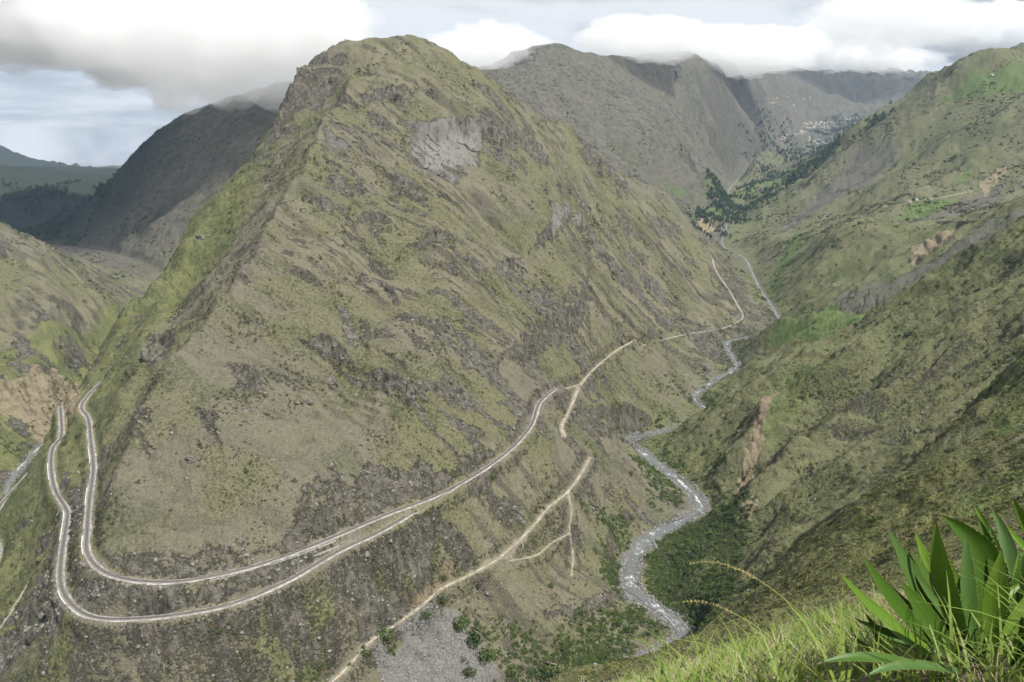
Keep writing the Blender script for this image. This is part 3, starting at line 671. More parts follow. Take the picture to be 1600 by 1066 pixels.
# ------------------------------------------------------------------ ground meshes, one for each landform
def tag(o, label=None, cat=None, group=None, kind=None):
    if label: o['label'] = label
    if cat: o['category'] = cat
    if group: o['group'] = group
    if kind: o['kind'] = kind
    return o
def mesh_np(name, V, F, mat=None, smooth=False):
    me = bpy.data.meshes.new(name)
    V = np.asarray(V, np.float32); F = np.asarray(F, np.int32)
    me.vertices.add(len(V)); me.vertices.foreach_set('co', V.ravel())
    k = F.shape[1]
    me.loops.add(F.size); me.loops.foreach_set('vertex_index', F.ravel())
    me.polygons.add(len(F)); me.polygons.foreach_set('loop_start', np.arange(0, F.size, k, dtype=np.int32))
    me.update(calc_edges=True); me.validate()
    if smooth: me.polygons.foreach_set('use_smooth', np.ones(len(F), bool))
    if mat: me.materials.append(mat)
    return me
def link(name, me, parent=None):
    o = bpy.data.objects.new(name, me); C.objects.link(o)
    if parent: o.parent = parent
    return o
idx = np.arange(NR*NC).reshape(NR, NC)
FACES = np.stack([idx[:-1, :-1], idx[:-1, 1:], idx[1:, 1:], idx[1:, :-1]], -1).reshape(-1, 4)[:, ::-1]
def fc(F): return ((F[:-1, :-1] + F[1:, 1:]) * 0.5).ravel()
xs = np.interp(Y, stream[np.argsort(stream[:, 1]), 1], stream[np.argsort(stream[:, 1]), 0])
ys_in = fc(Y)
region = np.zeros(len(FACES), int)                       # 0 main mountain
fR, fX, fY = fc(RR), fc(X), fc(Y)
region[fc(X - xs) < 0] = 1
region[fc(right) > 0.5] = 2
region[(fY > 2450) & (fc(right) <= 0.5)] = 3
region[(fR > 4300)] = 3
region[(fR < 510) & (fc(H0) > -445 + 0*fX) & (fX > -0.05*fY - 120) & (fc(H0) > -0.72*fY - 40)] = 4
region[fR < 430] = 4
region[fR < 42] = 5
region[(fc(D_river) < 17) & (fR > 500) & (fR < 4300)] = 6
V_all = np.stack([PX, PY, PZ], -1).reshape(-1, 3)
for k, nm in enumerate(['main_mountain', 'left_hillside', 'right_hillside', 'far_mountains', 'near_hillside', 'grassy_bank', 'riverbed']):
    f = FACES[region == k]
    if not len(f): continue
    used, inv = np.unique(f, return_inverse=True)
    me = mesh_np(nm, V_all[used], inv.reshape(-1, 4), GROUND, smooth=True)
    for an, M in (('m1', M1), ('m2', M2), ('m3', M3), ('m4', M4)): attr(me, an, M.reshape(-1, 4)[used])
    tag(link(nm, me), kind='structure')
# ------------------------------------------------------------------ air: haze over the whole valley, cloud banks on the far summits
def volume_mat(name, color, density, aniso=0.0):
    m = bpy.data.materials.new(name); m.use_nodes = True; nt = m.node_tree; nt.nodes.clear()
    out = nt.nodes.new('ShaderNodeOutputMaterial'); v = nt.nodes.new('ShaderNodeVolumePrincipled')
    v.inputs['Color'].default_value = (*color, 1); v.inputs['Density'].default_value = density; v.inputs['Anisotropy'].default_value = aniso
    nt.links.new(v.outputs[0], out.inputs['Volume'])
    return m
def box_mesh(name, lo, hi, mat):
    (x0, y0, z0), (x1, y1, z1) = lo, hi
    V = [(x0,y0,z0),(x1,y0,z0),(x1,y1,z0),(x0,y1,z0),(x0,y0,z1),(x1,y0,z1),(x1,y1,z1),(x0,y1,z1)]
    F = [(0,3,2,1),(4,5,6,7),(0,1,5,4),(1,2,6,5),(2,3,7,6),(3,0,4,7)]
    return mesh_np(name, V, F, mat)
hz = link('haze', box_mesh('haze', (-11500, -300, -520), (11500, 15500, PZ.max() + 40), volume_mat('haze_air', (0.50, 0.70, 1.0), 2.1e-5, 0.0)))
tag(hz, kind='stuff')
CLOUD = volume_mat('cloud_vapour', (1.0, 1.0, 1.0), 0.0040, 0.0)
THIN = volume_mat('thin_cloud_vapour', (1.0, 1.0, 1.0), 0.0016, 0.0)
def ico(sub):
    bm = bmesh.new(); bmesh.ops.create_icosphere(bm, subdivisions=sub, radius=1.0)
    V = np.array([v.co[:] for v in bm.verts]); F = np.array([[v.index for v in f.verts] for f in bm.faces]); bm.free()
    return V, F
def cloud_bank(center, size, seed, label, puff=0.28, mat=None):
    V, F = ico(6)
    n = V.copy()
    sc = np.array(size) / np.mean(size)
    q = n * sc
    d = fbm(q[:,0]*1.7, q[:,1]*1.7, q[:,2]*1.7, octs=2, seed=seed) * 0.32 + np.abs(fbm(q[:,0]*4.2, q[:,1]*4.2, q[:,2]*4.2, octs=3, seed=seed+9)) * puff + np.abs(fbm(q[:,0]*11, q[:,1]*11, q[:,2]*11, octs=2, seed=seed+19)) * puff * 0.4
    W_ = n * np.array(size) * (0.85 + d)[:, None] + np.array(center)
    o = link('cloud_bank', mesh_np('cloud_bank', W_, F, mat or CLOUD, True))
    tag(o, label, 'cloud'); return o
DENSE = volume_mat('heavy_cloud_vapour', (1.0, 1.0, 1.0), 0.0048, 0.0)
cloud_bank((-1120, 3150, 345), (700, 520, 285), 3, 'grey cloud bank swallowing the summit of the dark mountain left of the main peak', mat=DENSE)
cloud_bank((-2050, 3250, 500), (950, 700, 280), 5, 'grey cloud hanging in the upper left corner of the sky', mat=DENSE)
cloud_bank(P(765, 86, 4700), (400, 420, 190), 8, 'pale cloud behind the main summit, touching the mountain to its right')
cloud_bank(P(1010, 62, 5000), (430, 420, 150), 23, 'white cloud hanging over the dark ridge right of the far dome')
cloud_bank(P(1130, 84, 6200), (640, 600, 200), 14, 'white cloud resting on the dark ridge between summit and village')
cloud_bank(P(1290, 92, 10800), (1300, 800, 400), 17, 'white billowing cloud lying along the ridge above the village', puff=0.5)
cloud_bank(P(1400, 30, 9000), (900, 800, 330), 27, 'thin white cloud above the valley head', puff=0.5, mat=THIN)
cloud_bank(P(1540, 50, 12500), (1000, 800, 430), 19, 'white cloud behind the right mountain skyline')
# ------------------------------------------------------------------ railway, footpaths, water
def ribbon(line, offs, mat, name, closed_under=None):
    """sweep a cross-section (list of (sideways, up)) along a line; a closed section becomes a solid"""
    L_ = np.asarray(line); n = len(L_)
    d = np.gradient(L_[:, :2], axis=0); d /= np.linalg.norm(d, axis=1, keepdims=True) + 1e-9
    s = np.stack([d[:, 1], -d[:, 0]], 1)                     # to the right of travel
    k = len(offs)
    V = np.zeros((n, k, 3))
    for j, (a, b) in enumerate(offs):
        V[:, j, :2] = L_[:, :2] + s * (a[:, None] if isinstance(a, np.ndarray) else a); V[:, j, 2] = L_[:, 2] + b
    i = np.arange(n*k).reshape(n, k)
    ring = np.concatenate([i, i[:, :1]], 1) if closed_under else i
    F = np.stack([ring[:-1, :-1], ring[1:, :-1], ring[1:, 1:], ring[:-1, 1:]], -1).reshape(-1, 4)
    return mesh_np(name, V.reshape(-1, 3), F, mat)
def simple_mat(name, c1, c2, scale, rough=0.9, detail=4, metallic=0.0, bump=0.0, stretch=None):
    m, nt, b = new_mat(name); t = NT(nt)
    p = t.pos()
    if stretch: p = t.vscale(p, stretch)
    n = t.noise(p, scale, detail, 0.65)
    nt.links.new(t.mix(t.ramp(n, 0.35, 0.65), c1, c2), b.inputs['Base Color'])
    b.inputs['Roughness'].default_value = rough; b.inputs['Metallic'].default_value = metallic
    if bump: t.bump(n, 0.8, bump, b)
    return m
BALLAST = simple_mat('track_ballast', (0.135, 0.125, 0.115), (0.225, 0.212, 0.198), 0.6, bump=0.1)
SHOULDER = simple_mat('pale_shoulder_gravel', (0.17, 0.163, 0.15), (0.35, 0.34, 0.32), 0.16, bump=0.1)
STEEL = simple_mat('rail_steel', (0.10, 0.075, 0.06), (0.16, 0.13, 0.115), 1.0, 0.45, metallic=0.5)
SLEEPER = simple_mat('sleeper_wood', (0.06, 0.05, 0.042), (0.11, 0.095, 0.08), 2.0)
DIRT = simple_mat('trodden_earth', (0.20, 0.178, 0.135), (0.38, 0.34, 0.275), 0.22, bump=0.15)
PLASTER = simple_mat('white_parapet', (0.55, 0.54, 0.51), (0.74, 0.73, 0.70), 0.6)
def offset_line(line, side, up=0.0):
    d = np.gradient(line[:, :2], axis=0); d /= np.linalg.norm(d, axis=1, keepdims=True) + 1e-9
    o = line.copy(); o[:, 0] += d[:, 1]*side; o[:, 1] += -d[:, 0]*side; o[:, 2] += up
    return o
def railway(line, label, name='railway_track'):
    root = bpy.data.objects.new(name, None); C.objects.link(root); tag(root, label, 'railway', kind='structure')
    w1 = 2.9 + 1.0*fbm(line[:, 0]/14, line[:, 1]/14, octs=3, seed=61); w2 = 2.9 + 1.0*fbm(line[:, 0]/14, line[:, 1]/14, octs=3, seed=62)
    link('gravel_shoulder', ribbon(line, [(-w1-0.5, -0.6), (-w1, -0.05), (w2, -0.05), (w2+0.5, -0.6)], SHOULDER, 'gravel_shoulder'), root)
    link('ballast_bed', ribbon(line, [(-2.0, -0.04), (-1.45, 0.22), (1.45, 0.22), (2.0, -0.04)], BALLAST, 'ballast_bed'), root)
    for sd in (-0.55, 0.55):
        link('rail', ribbon(line, [(sd-0.07, 0.30), (sd-0.05, 0.50), (sd+0.05, 0.50), (sd+0.07, 0.30)], STEEL, 'rail', True), root)
    ln = smooth_line(line[::4], 0.8)
    d = np.gradient(ln[:, :2], axis=0); d /= np.linalg.norm(d, axis=1, keepdims=True)
    s = np.stack([d[:, 1], -d[:, 0]], 1)
    cs = [(-1, -1), (1, -1), (1, 1), (-1, 1)]
    V = []
    for zz in (0.16, 0.31):
        for a, b in cs:
            V.append(np.concatenate([ln[:, :2] + s*a*1.05 + d*b*0.13, ln[:, 2:] + zz], 1))
    V = np.stack(V, 1); n = len(ln)
    base = (np.arange(n)*8)[:, None, None]
    F = (base + np.array([(4,5,6,7),(0,1,5,4),(1,2,6,5),(2,3,7,6),(3,0,4,7)])[None]).reshape(-1, 4)
    tag(link('sleepers', mesh_np('sleepers', V.reshape(-1, 3), F, SLEEPER), root), kind='stuff')
    return root
railway(tracks['u'], 'upper railway track curving round the mountain spur to the switchback end')
low = tracks['l'].copy()
railway(low, 'lower railway track looping below the upper one round the spur')
railway(tracks['t'], 'lowest railway track beside the stream at the left edge')
for k, ln in PL.items():
    w = PATHS[k][1]
    wv = w * (0.5 + 0.6*fbm(ln[:, 0]/9, ln[:, 1]/9, octs=2, seed=5))
    o = link('footpath', ribbon(ln, [(-wv-0.6, -0.5), (-wv, 0.32), (wv*0.0, 0.42), (wv, 0.32), (wv+0.6, -0.5)], DIRT, 'footpath'))
    tag(o, kind='structure')
def water_mat():
    m, nt, b = new_mat('river_water'); t = NT(nt); p = t.pos()
    n = t.noise(t.vscale(p, (0.35, 0.16, 0.2)), 1.0, 5, 0.7); n2 = t.noise(p, 0.9, 3, 0.7); n3 = t.noise(p, 0.05, 2)
    deep = t.mix(n2, (0.06, 0.068, 0.066), (0.15, 0.158, 0.15))
    f = t.ramp(t.math('ADD', t.math('MULTIPLY', n, 0.75), t.math('ADD', t.math('MULTIPLY', n2, 0.35), t.math('MULTIPLY', n3, 0.75))), 0.96, 1.16)
    nt.links.new(t.mix(f, deep, (0.55, 0.57, 0.58)), b.inputs['Base Color'])
    nt.links.new(t.ramp(f, 0, 1, 0.3, 0.7), b.inputs['Roughness']); b.inputs['Specular IOR Level'].default_value = 0.5
    t.bump(t.math('ADD', n2, n), 0.5, 0.5, b)
    return m
WATER = water_mat()
def water(line, w, name, lo=0, hi=None):
    ln = smooth_line(line[::3], 5)
    wv = w * (1 + 0.9*fbm(ln[:, 0]/30, ln[:, 1]/40, octs=3, seed=8)) * np.interp(ln[:, 1], [900, 1300, 2200], [1.0, 0.6, 0.24])
    sh = w * 0.5 * fbm(ln[:, 0]/70, ln[:, 1]/70, octs=2, seed=18)
    ln = offset_line(ln, 0); d = np.gradient(ln[:, :2], axis=0); d /= np.linalg.norm(d, axis=1, keepdims=True)
    ln[:, 0] += d[:, 1]*sh; ln[:, 1] -= d[:, 0]*sh; ln[:, 2] -= 0.62
    tag(link(name, ribbon(ln, [(-wv, 0.0), (-wv*0.5, 0.03), (wv*0.0, 0.05), (wv*0.5, 0.03), (wv, 0.0)], WATER, name)), kind='structure')
water(river, 5.2, 'river'); water(stream[stream[:, 1] < 1750][:90], 3.0, 'stream')
# ------------------------------------------------------------------ plants and stones
def leaf_mat(name, c1, c2, rough=0.75, trans=0.25, spec=0.2):
    m, nt, b = new_mat(name); t = NT(nt)
    oi = nt.nodes.new('ShaderNodeObjectInfo'); p = t.pos()
    n = t.noise(p, 1.1, 3, 0.6)
    f = t.math('ADD', t.math('MULTIPLY', oi.outputs['Random'], 0.6), t.math('MULTIPLY', t.ramp(n, 0.3, 0.7), 0.4))
    c = t.mix(f, c1, c2)
    nt.links.new(c, b.inputs['Base Color']); b.inputs['Roughness'].default_value = rough; b.inputs['Specular IOR Level'].default_value = spec
    if trans:
        tr = nt.nodes.new('ShaderNodeBsdfTranslucent'); nt.links.new(c, tr.inputs[0]); mx = nt.nodes.new('ShaderNodeMixShader'); mx.inputs[0].default_value = trans
        out = [x for x in nt.nodes if x.type == 'OUTPUT_MATERIAL'][0]
        nt.links.new(b.outputs[0], mx.inputs[1]); nt.links.new(tr.outputs[0], mx.inputs[2]); nt.links.new(mx.outputs[0], out.inputs[0])
    return m
def leaf_cloud(n, rad, size, r, center=(0,0,0), lobes=5, flat=1.0):
    """leaf-sized quads spread through lumpy lobes"""
    c = np.array(center, float)
    lc = r.normal(size=(lobes, 3)); lc /= np.linalg.norm(lc, axis=1, keepdims=True); lc[:, 2] = np.abs(lc[:, 2])*0.8
    lc *= r.uniform(0.25, 0.62, (lobes, 1)); lr = r.uniform(0.38, 0.6, lobes)
    k = r.integers(0, lobes, n)
    d = r.normal(size=(n, 3)); d /= np.linalg.norm(d, axis=1, keepdims=True)
    p = (lc[k] + d * (lr[k] * r.uniform(0.55, 1.0, n)**0.5)[:, None]) * np.array(rad) + c
    p[:, 2] = np.maximum(p[:, 2], c[2] - 0.15*rad[2])
    nn = d + r.normal(size=(n, 3))*0.7; nn /= np.linalg.norm(nn, axis=1, keepdims=True)
    a = np.cross(nn, r.normal(size=(n, 3))); a /= np.linalg.norm(a, axis=1, keepdims=True); b = np.cross(nn, a)
    s = size * r.uniform(0.6, 1.3, (n, 1))
    V = np.stack([p - a*s, p - b*s*0.55*flat, p + a*s, p + b*s*0.55*flat], 1)
    return V.reshape(-1, 3), np.arange(4*n).reshape(n, 4)
def proto(name, V, F, mat):
    return bpy.data.objects.new(name, mesh_np(name, V, F, mat))          # never linked: only instanced
def blob(r, sub, rough):
    V, F = ico(sub)
    k = r.uniform(0, 50)
    d = 1 + rough * fbm(V[:,0]*1.3 + k, V[:,1]*1.3, V[:,2]*1.3 + k, octs=3, seed=3)
    V = V * d[:, None] * np.array([1, r.uniform(0.7, 1), r.uniform(0.55, 0.85)])
    return V, F
def scatter(name, pts, nrm, scl, protos, label, tilt=0.5):
    """ground cover nobody could count: instances of a few source meshes on given ground points"""
    n = len(pts)
    me = bpy.data.meshes.new(name); me.vertices.add(n); me.vertices.foreach_set('co', np.asarray(pts, np.float32).ravel())
    up = np.array([0, 0, 1.0])*(1 - tilt) + np.asarray(nrm)*tilt; up /= np.linalg.norm(up, axis=1, keepdims=True)
    th = np.arccos(np.clip(up[:, 2], -1, 1)); ph = np.arctan2(up[:, 0], -up[:, 1])
    # rotate about Z by spin, then lean to the slope
    rot = np.stack([th, np.zeros(n), ph], 1)
    for nm, ty, arr in (('rot', 'FLOAT_VECTOR', rot), ):
        a = me.attributes.new(nm, ty, 'POINT'); a.data.foreach_set('vector', arr.astype(np.float32).ravel())
    a = me.attributes.new('scl', 'FLOAT', 'POINT'); a.data.foreach_set('value', np.asarray(scl, np.float32))
    a = me.attributes.new('spin', 'FLOAT', 'POINT'); a.data.foreach_set('value', rng.uniform(0, 6.283, n).astype(np.float32))
    a = me.attributes.new('pick', 'INT', 'POINT'); a.data.foreach_set('value', rng.integers(0, len(protos), n).astype(np.int32))
    o = link(name, me)
    ng = bpy.data.node_groups.new(name, 'GeometryNodeTree')
    ng.interface.new_socket('Geometry', in_out='INPUT', socket_type='NodeSocketGeometry'); ng.interface.new_socket('Geometry', in_out='OUTPUT', socket_type='NodeSocketGeometry')
    N, L = ng.nodes.new, ng.links.new
    gi, go = N('NodeGroupInput'), N('NodeGroupOutput')
    def na(nm, ty):
        x = N('GeometryNodeInputNamedAttribute'); x.data_type = ty; x.inputs['Name'].default_value = nm
        return [s for s in x.outputs if s.enabled and s.name == 'Attribute'][0]
    e2r = N('FunctionNodeEulerToRotation'); L(na('rot', 'FLOAT_VECTOR'), e2r.inputs[0])
    cz = N('ShaderNodeCombineXYZ'); L(na('spin', 'FLOAT'), cz.inputs[2])
    e2 = N('FunctionNodeEulerToRotation'); L(cz.outputs[0], e2.inputs[0])
    rr = N('FunctionNodeRotateRotation'); rr.rotation_space = 'LOCAL'; L(e2r.outputs[0], rr.inputs[0]); L(e2.outputs[0], rr.inputs[1])
    jn = N('GeometryNodeJoinGeometry')
    pick, scl_ = na('pick', 'INT'), na('scl', 'FLOAT')
    for k, po in enumerate(protos):
        cmp_ = N('FunctionNodeCompare'); cmp_.data_type = 'INT'; cmp_.operation = 'EQUAL'
        L(pick, cmp_.inputs[2]); cmp_.inputs[3].default_value = k
        inst = N('GeometryNodeInstanceOnPoints'); oi = N('GeometryNodeObjectInfo'); oi.inputs[0].default_value = po; oi.inputs['As Instance'].default_value = True
        L(gi.outputs[0], inst.inputs['Points']); L(cmp_.outputs[0], inst.inputs['Selection']); L(oi.outputs['Geometry'], inst.inputs['Instance'])
        L(rr.outputs[0], inst.inputs['Rotation']); L(scl_, inst.inputs['Scale']); L(inst.outputs[0], jn.inputs[0])
    L(jn.outputs[0], go.inputs[0])
    md = o.modifiers.new('scatter', 'NODES'); md.node_group = ng
    tag(o, label, kind='stuff'); return o
# how much ground each grid vertex stands for, and whether it can be seen from the bank
area = np.abs(np.gradient(R))[:, None] * (AZ[1] - AZ[0]) * RR / np.clip(N0[..., 2], 0.3, 1)
view = np.stack([PX, PY, PZ], -1); view /= np.linalg.norm(view, axis=-1, keepdims=True)
facing = (-(view * N0).sum(-1) > -0.12)
# skyline test per column: keep ground that is not hidden behind nearer ground
ang = PZ / RR
seen = facing & (ang > np.maximum.accumulate(ang, axis=0) - 0.012)
def sample(weight, n, r=rng):
    w = (weight * area * seen).ravel(); w = w / w.sum()
    k = r.choice(w.size, n, p=w)
    i, j = np.unravel_index(k, PX.shape)
    # jitter inside the cell
    i2 = np.clip(i + 1, 0, NR-1); j2 = np.clip(j + 1, 0, NC-1); a = r.uniform(0, 1, n); b = r.uniform(0, 1, n)
    p = view_pts[i, j]*((1-a)*(1-b))[:, None] + view_pts[i2, j]*(a*(1-b))[:, None] + view_pts[i, j2]*((1-a)*b)[:, None] + view_pts[i2, j2]*(a*b)[:, None]
    return p, N0[i, j], (i, j)
view_pts = np.stack([PX, PY, PZ], -1)
SHRUB = leaf_mat('dry_shrub_leaves', (0.050, 0.056, 0.028), (0.120, 0.118, 0.058))
GRASSY = leaf_mat('grass_tussock', (0.130, 0.142, 0.050), (0.25, 0.24, 0.115))
BUSH = leaf_mat('green_bush_leaves', (0.045, 0.075, 0.022), (0.125, 0.165, 0.050))
DARKTREE = leaf_mat('eucalyptus_leaves', (0.040, 0.062, 0.030), (0.075, 0.110, 0.048))
STONE = simple_mat('loose_stone', (0.09, 0.084, 0.072), (0.22, 0.21, 0.185), 0.5, bump=0.1)
shrubs = [proto('shrub_source', *leaf_cloud(46, (1, 1, 0.75), 0.26, rng), SHRUB) for _ in range(4)]
tussocks = [proto('tussock_source', *leaf_cloud(30, (1, 1, 0.6), 0.3, rng, flat=0.7), GRASSY) for _ in range(3)]
bushes = [proto('bush_source', *leaf_cloud(90, (1, 1, 0.85), 0.2, rng, lobes=6), BUSH) for _ in range(4)]
trees_src = [proto('tree_source', *leaf_cloud(110, (0.42, 0.42, 1.0), 0.13, rng, center=(0, 0, 0.55), lobes=7), DARKTREE) for _ in range(4)]
stones = [proto('stone_source', *blob(rng, 2, 0.5), STONE) for _ in range(4)]
mid = smoothstep(430, 520, RR) * smoothstep(2600, 2200, RR)
openland = mid * (1 - gravel) * (1 - scree) * smoothstep(4.5, 8, d_track) * smoothstep(0.3, 1.5, d_path)
# smaller weight for far ground, so the speckle stays even in the picture
ev = np.clip(900 / RR, 0.25, 1.6)**1.6
n_s = np.clip(fbm(X/34, Y/46, octs=4, seed=301) + 0.02, 0.015, 1)
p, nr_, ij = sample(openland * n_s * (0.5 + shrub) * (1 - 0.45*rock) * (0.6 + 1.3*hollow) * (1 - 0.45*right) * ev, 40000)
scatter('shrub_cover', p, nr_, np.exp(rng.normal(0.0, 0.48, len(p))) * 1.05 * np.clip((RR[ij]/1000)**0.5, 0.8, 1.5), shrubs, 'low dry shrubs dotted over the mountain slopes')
p, nr_, ij = sample(openland * (1 - 0.8*rock) * ev * np.clip(fbm(X/24, Y/24, octs=3, seed=311) + 0.4, 0.05, 1), 42000)
scatter('tussock_grass', p, nr_, np.exp(rng.normal(-0.2, 0.35, len(p))) * 0.95, tussocks, 'pale tussock grass covering the mountain slopes', 0.8)
p, nr_, ij = sample(mid * smoothstep(5, 8, d_track) * smoothstep(0.3, 1.2, d_path) * (rock**1.5 + 0.25*pale + 0.02) * ev * (1 - gravel), 12000)
scatter('loose_rocks', p - nr_*0.2, nr_, np.exp(rng.normal(-0.15, 0.5, len(p))) * 0.8, stones, 'loose grey rocks among the outcrops')
bank_w = smoothstep(75, 20, d_water) * smoothstep(9, 14, D_river/taper) * smoothstep(5, 8, D_stream) * mid * np.clip(fbm(X/26, Y/26, octs=3, seed=321) + 0.12, 0.0, 1) * ev
thick = PM([(1010,870),(1060,830),(1120,790),(1180,820),(1150,900),(1110,960),(1060,965),(1020,930)], 8, 8)
thick2 = PM([(850,1010),(900,960),(960,940),(1000,960),(980,1010),(900,1050),(850,1066)], 6, 8) + 1.0*PM([(715,965),(800,985),(860,1010),(930,1000),(1000,1010),(960,1066),(780,1066),(755,1020)], 5, 8) + PM([(1040,705),(1060,760),(1050,790),(1010,760),(980,715)], 6, 8)
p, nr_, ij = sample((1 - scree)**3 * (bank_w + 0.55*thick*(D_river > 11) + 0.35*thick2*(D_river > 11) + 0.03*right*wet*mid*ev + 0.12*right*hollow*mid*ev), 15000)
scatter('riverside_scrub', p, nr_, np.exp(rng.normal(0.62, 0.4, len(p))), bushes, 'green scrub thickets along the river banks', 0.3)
p, nr_, ij = sample(mid * smoothstep(18, 9, D_river/taper) * (0.12 + (D_river > 6.0*taper)) * (PZ > -2000) + 0.5*mid*smoothstep(11, 4, D_stream)*(Y < 1700), 6500)
scatter('river_stones', p + np.array([0, 0, 0.25]), nr_, np.exp(rng.normal(-0.45, 0.55, len(p))), [proto('river_stone_source', *blob(rng, 2, 0.4), simple_mat('washed_stone', (0.10, 0.098, 0.092), (0.27, 0.265, 0.25), 0.6)) for _ in range(3)], 'washed grey stones strewn along the river', 0.0)
p, nr_, ij = sample(scree**2 * mid, 8000)
scatter('scree', p, nr_, np.exp(rng.normal(-0.75, 0.35, len(p))), [proto('scree_stone_source', *blob(rng, 1, 0.5), simple_mat('scree_stone', (0.12, 0.117, 0.108), (0.27, 0.262, 0.25), 0.9)) for _ in range(3)], 'grey stones of the fan-shaped scree below the path', 0.5)
thickets = [proto('thicket_source', *leaf_cloud(300, (1, 1, 0.9), 0.11, rng, lobes=9), leaf_mat('thicket_leaves_%d' % k, c1, c2)) for k, (c1, c2) in enumerate([((0.050, 0.078, 0.030), (0.115, 0.150, 0.060)), ((0.072, 0.092, 0.052), (0.130, 0.155, 0.090)), ((0.048, 0.085, 0.020), (0.135, 0.180, 0.045))])]
p, nr_, ij = sample((bank_w*0.5 + 0.8*thick*(D_river > 13) + 0.5*thick2*(D_river > 13)) * np.clip(fbm(X/18, Y/18, octs=2, seed=325) + 0.3, 0, 1), 1500)
scatter('riverside_thicket', p, nr_, np.exp(rng.normal(1.05, 0.32, len(p))), thickets, 'dense green thickets in the bends of the river', 0.2)
# camera's hillside
nearw = smoothstep(45, 80, RR) * smoothstep(520, 430, RR) * (region_v := np.ones_like(RR))
p, nr_, ij = sample(nearw * np.clip(fbm(X/14, Y/14, octs=4, seed=331) + 0.05, 0.01, 1) * np.clip(200/RR, 0.4, 2.5)**1.3, 10000)
scatter('hillside_shrubs', p, nr_, np.exp(rng.normal(-0.65, 0.45, len(p))) * np.clip((RR[ij]/220)**0.6, 0.45, 1.6), shrubs + bushes[:2], 'low shrubs on the hillside falling away from the bank')
p, nr_, ij = sample(nearw * np.clip(fbm(X/9, Y/9, octs=3, seed=341) + 0.4, 0.05, 1) * np.clip(200/RR, 0.4, 2.5)**1.5, 22000)
scatter('hillside_grass', p, nr_, np.exp(rng.normal(-0.6, 0.35, len(p))) * np.clip((RR[ij]/220)**0.6, 0.4, 1.6), tussocks, 'tussock grass on the hillside falling away from the bank', 0.8)
farland = smoothstep(2200, 2700, RR) * smoothstep(6500, 5000, RR) * smoothstep(20, 60, d_water)
p, nr_, ij = sample(farland * np.clip(fbm(X/90, Y/90, octs=4, seed=345) + 0.05, 0.01, 1) * np.clip(3200/RR, 0.3, 2)**1.5 * (1 + 0.8*right), 26000)
scatter('far_scrub', p, nr_, np.exp(rng.normal(0.0, 0.4, len(p))) * 3.1, shrubs, 'dark scrub dotted over the far mountainsides', 0.4)
# far woods in the valley
wood = union(PM([(1040,322),(1110,288),(1190,272),(1250,232),(1300,196),(1370,186),(1380,200),(1330,232),(1280,262),(1240,300),(1190,330),(1130,335),(1075,332)], 40, 120, 260),
             PM([(1110,345),(1180,330),(1200,345),(1150,372),(1125,372)], 30, 60, 120)*0.6, PM([(1180,170),(1230,185),(1260,215),(1210,250),(1160,220)], 60, 150, 300)*0.35)
wood = wood * (RR > 3000)
p, nr_, ij = sample(wood * np.clip(fbm(X/130, Y/130, octs=3, seed=351) + 0.35, 0, 1) * np.clip(4500/RR, 0.4, 2)**1.2, 5200)
scatter('valley_wood', p, nr_, np.exp(rng.normal(0, 0.3, len(p))) * 12, trees_src, 'dark woods filling the far valley below the village', 0.0)
leftwood = PM([(0,275),(120,295),(172,300),(110,392),(60,362),(0,345)], 80, 160, 300) + 0.4*PM([(1190,470),(1240,390),(1265,388),(1225,455)], 12, 12)
p, nr_, ij = sample(leftwood * np.clip(fbm(X/120, Y/120, octs=3, seed=361) + 0.2, 0, 1), 1500)
scatter('dark_wood', p, nr_, np.exp(rng.normal(0, 0.3, len(p))) * np.where(RR[ij] > 3000, 13, 5), trees_src, 'dark wooded hillside beyond the left valley', 0.0)
# ------------------------------------------------------------------ things
def on_ground(u, v, rmin=30.0):
    p = hit(u, v, PZ, rmin); return np.array([p[0], p[1], float(lookup(PZ, p[:1], p[1:2])[0])])
def empty(name, loc, label=None, cat=None, group=None, rz=0.0):
    o = bpy.data.objects.new(name, None); C.objects.link(o); o.location = tuple(loc); o.rotation_euler = (0, 0, rz)
    return tag(o, label, cat, group)
def tube_mesh(name, pts, radii, mat, sides=6):
    pts = np.asarray(pts, float); n = len(pts)
    T = np.gradient(pts, axis=0); T /= np.linalg.norm(T, axis=1, keepdims=True) + 1e-9
    ref = np.array([0.31, 0.95, 0.05]); A_ = np.cross(T, ref); A_ /= np.linalg.norm(A_, axis=1, keepdims=True) + 1e-9; B_ = np.cross(T, A_)
    th = np.arange(sides) / sides * 2*math.pi
    V = pts[:, None] + np.asarray(radii)[:, None, None] * (np.cos(th)[None, :, None]*A_[:, None] + np.sin(th)[None, :, None]*B_[:, None])
    i = np.arange(n*sides).reshape(n, sides); j = np.roll(i, -1, 1)
    F = np.stack([i[:-1], j[:-1], j[1:], i[1:]], -1).reshape(-1, 4)
    return mesh_np(name, V.reshape(-1, 3), F, mat, True)
def joined(name, parts, mat):
    Vs, Fs, k = [], [], 0
    for V, F in parts: Vs.append(np.asarray(V, float)); Fs.append(np.asarray(F) + k); k += len(V)
    return mesh_np(name, np.vstack(Vs), np.vstack(Fs), mat)
def box_vf(x0, x1, y0, y1, z0, z1):
    return ([(x0,y0,z0),(x1,y0,z0),(x1,y1,z0),(x0,y1,z0),(x0,y0,z1),(x1,y0,z1),(x1,y1,z1),(x0,y1,z1)], [(0,3,2,1),(4,5,6,7),(0,1,5,4),(1,2,6,5),(2,3,7,6),(3,0,4,7)])
BARK = simple_mat('grey_bark', (0.13, 0.105, 0.08), (0.22, 0.19, 0.155), 2.0)

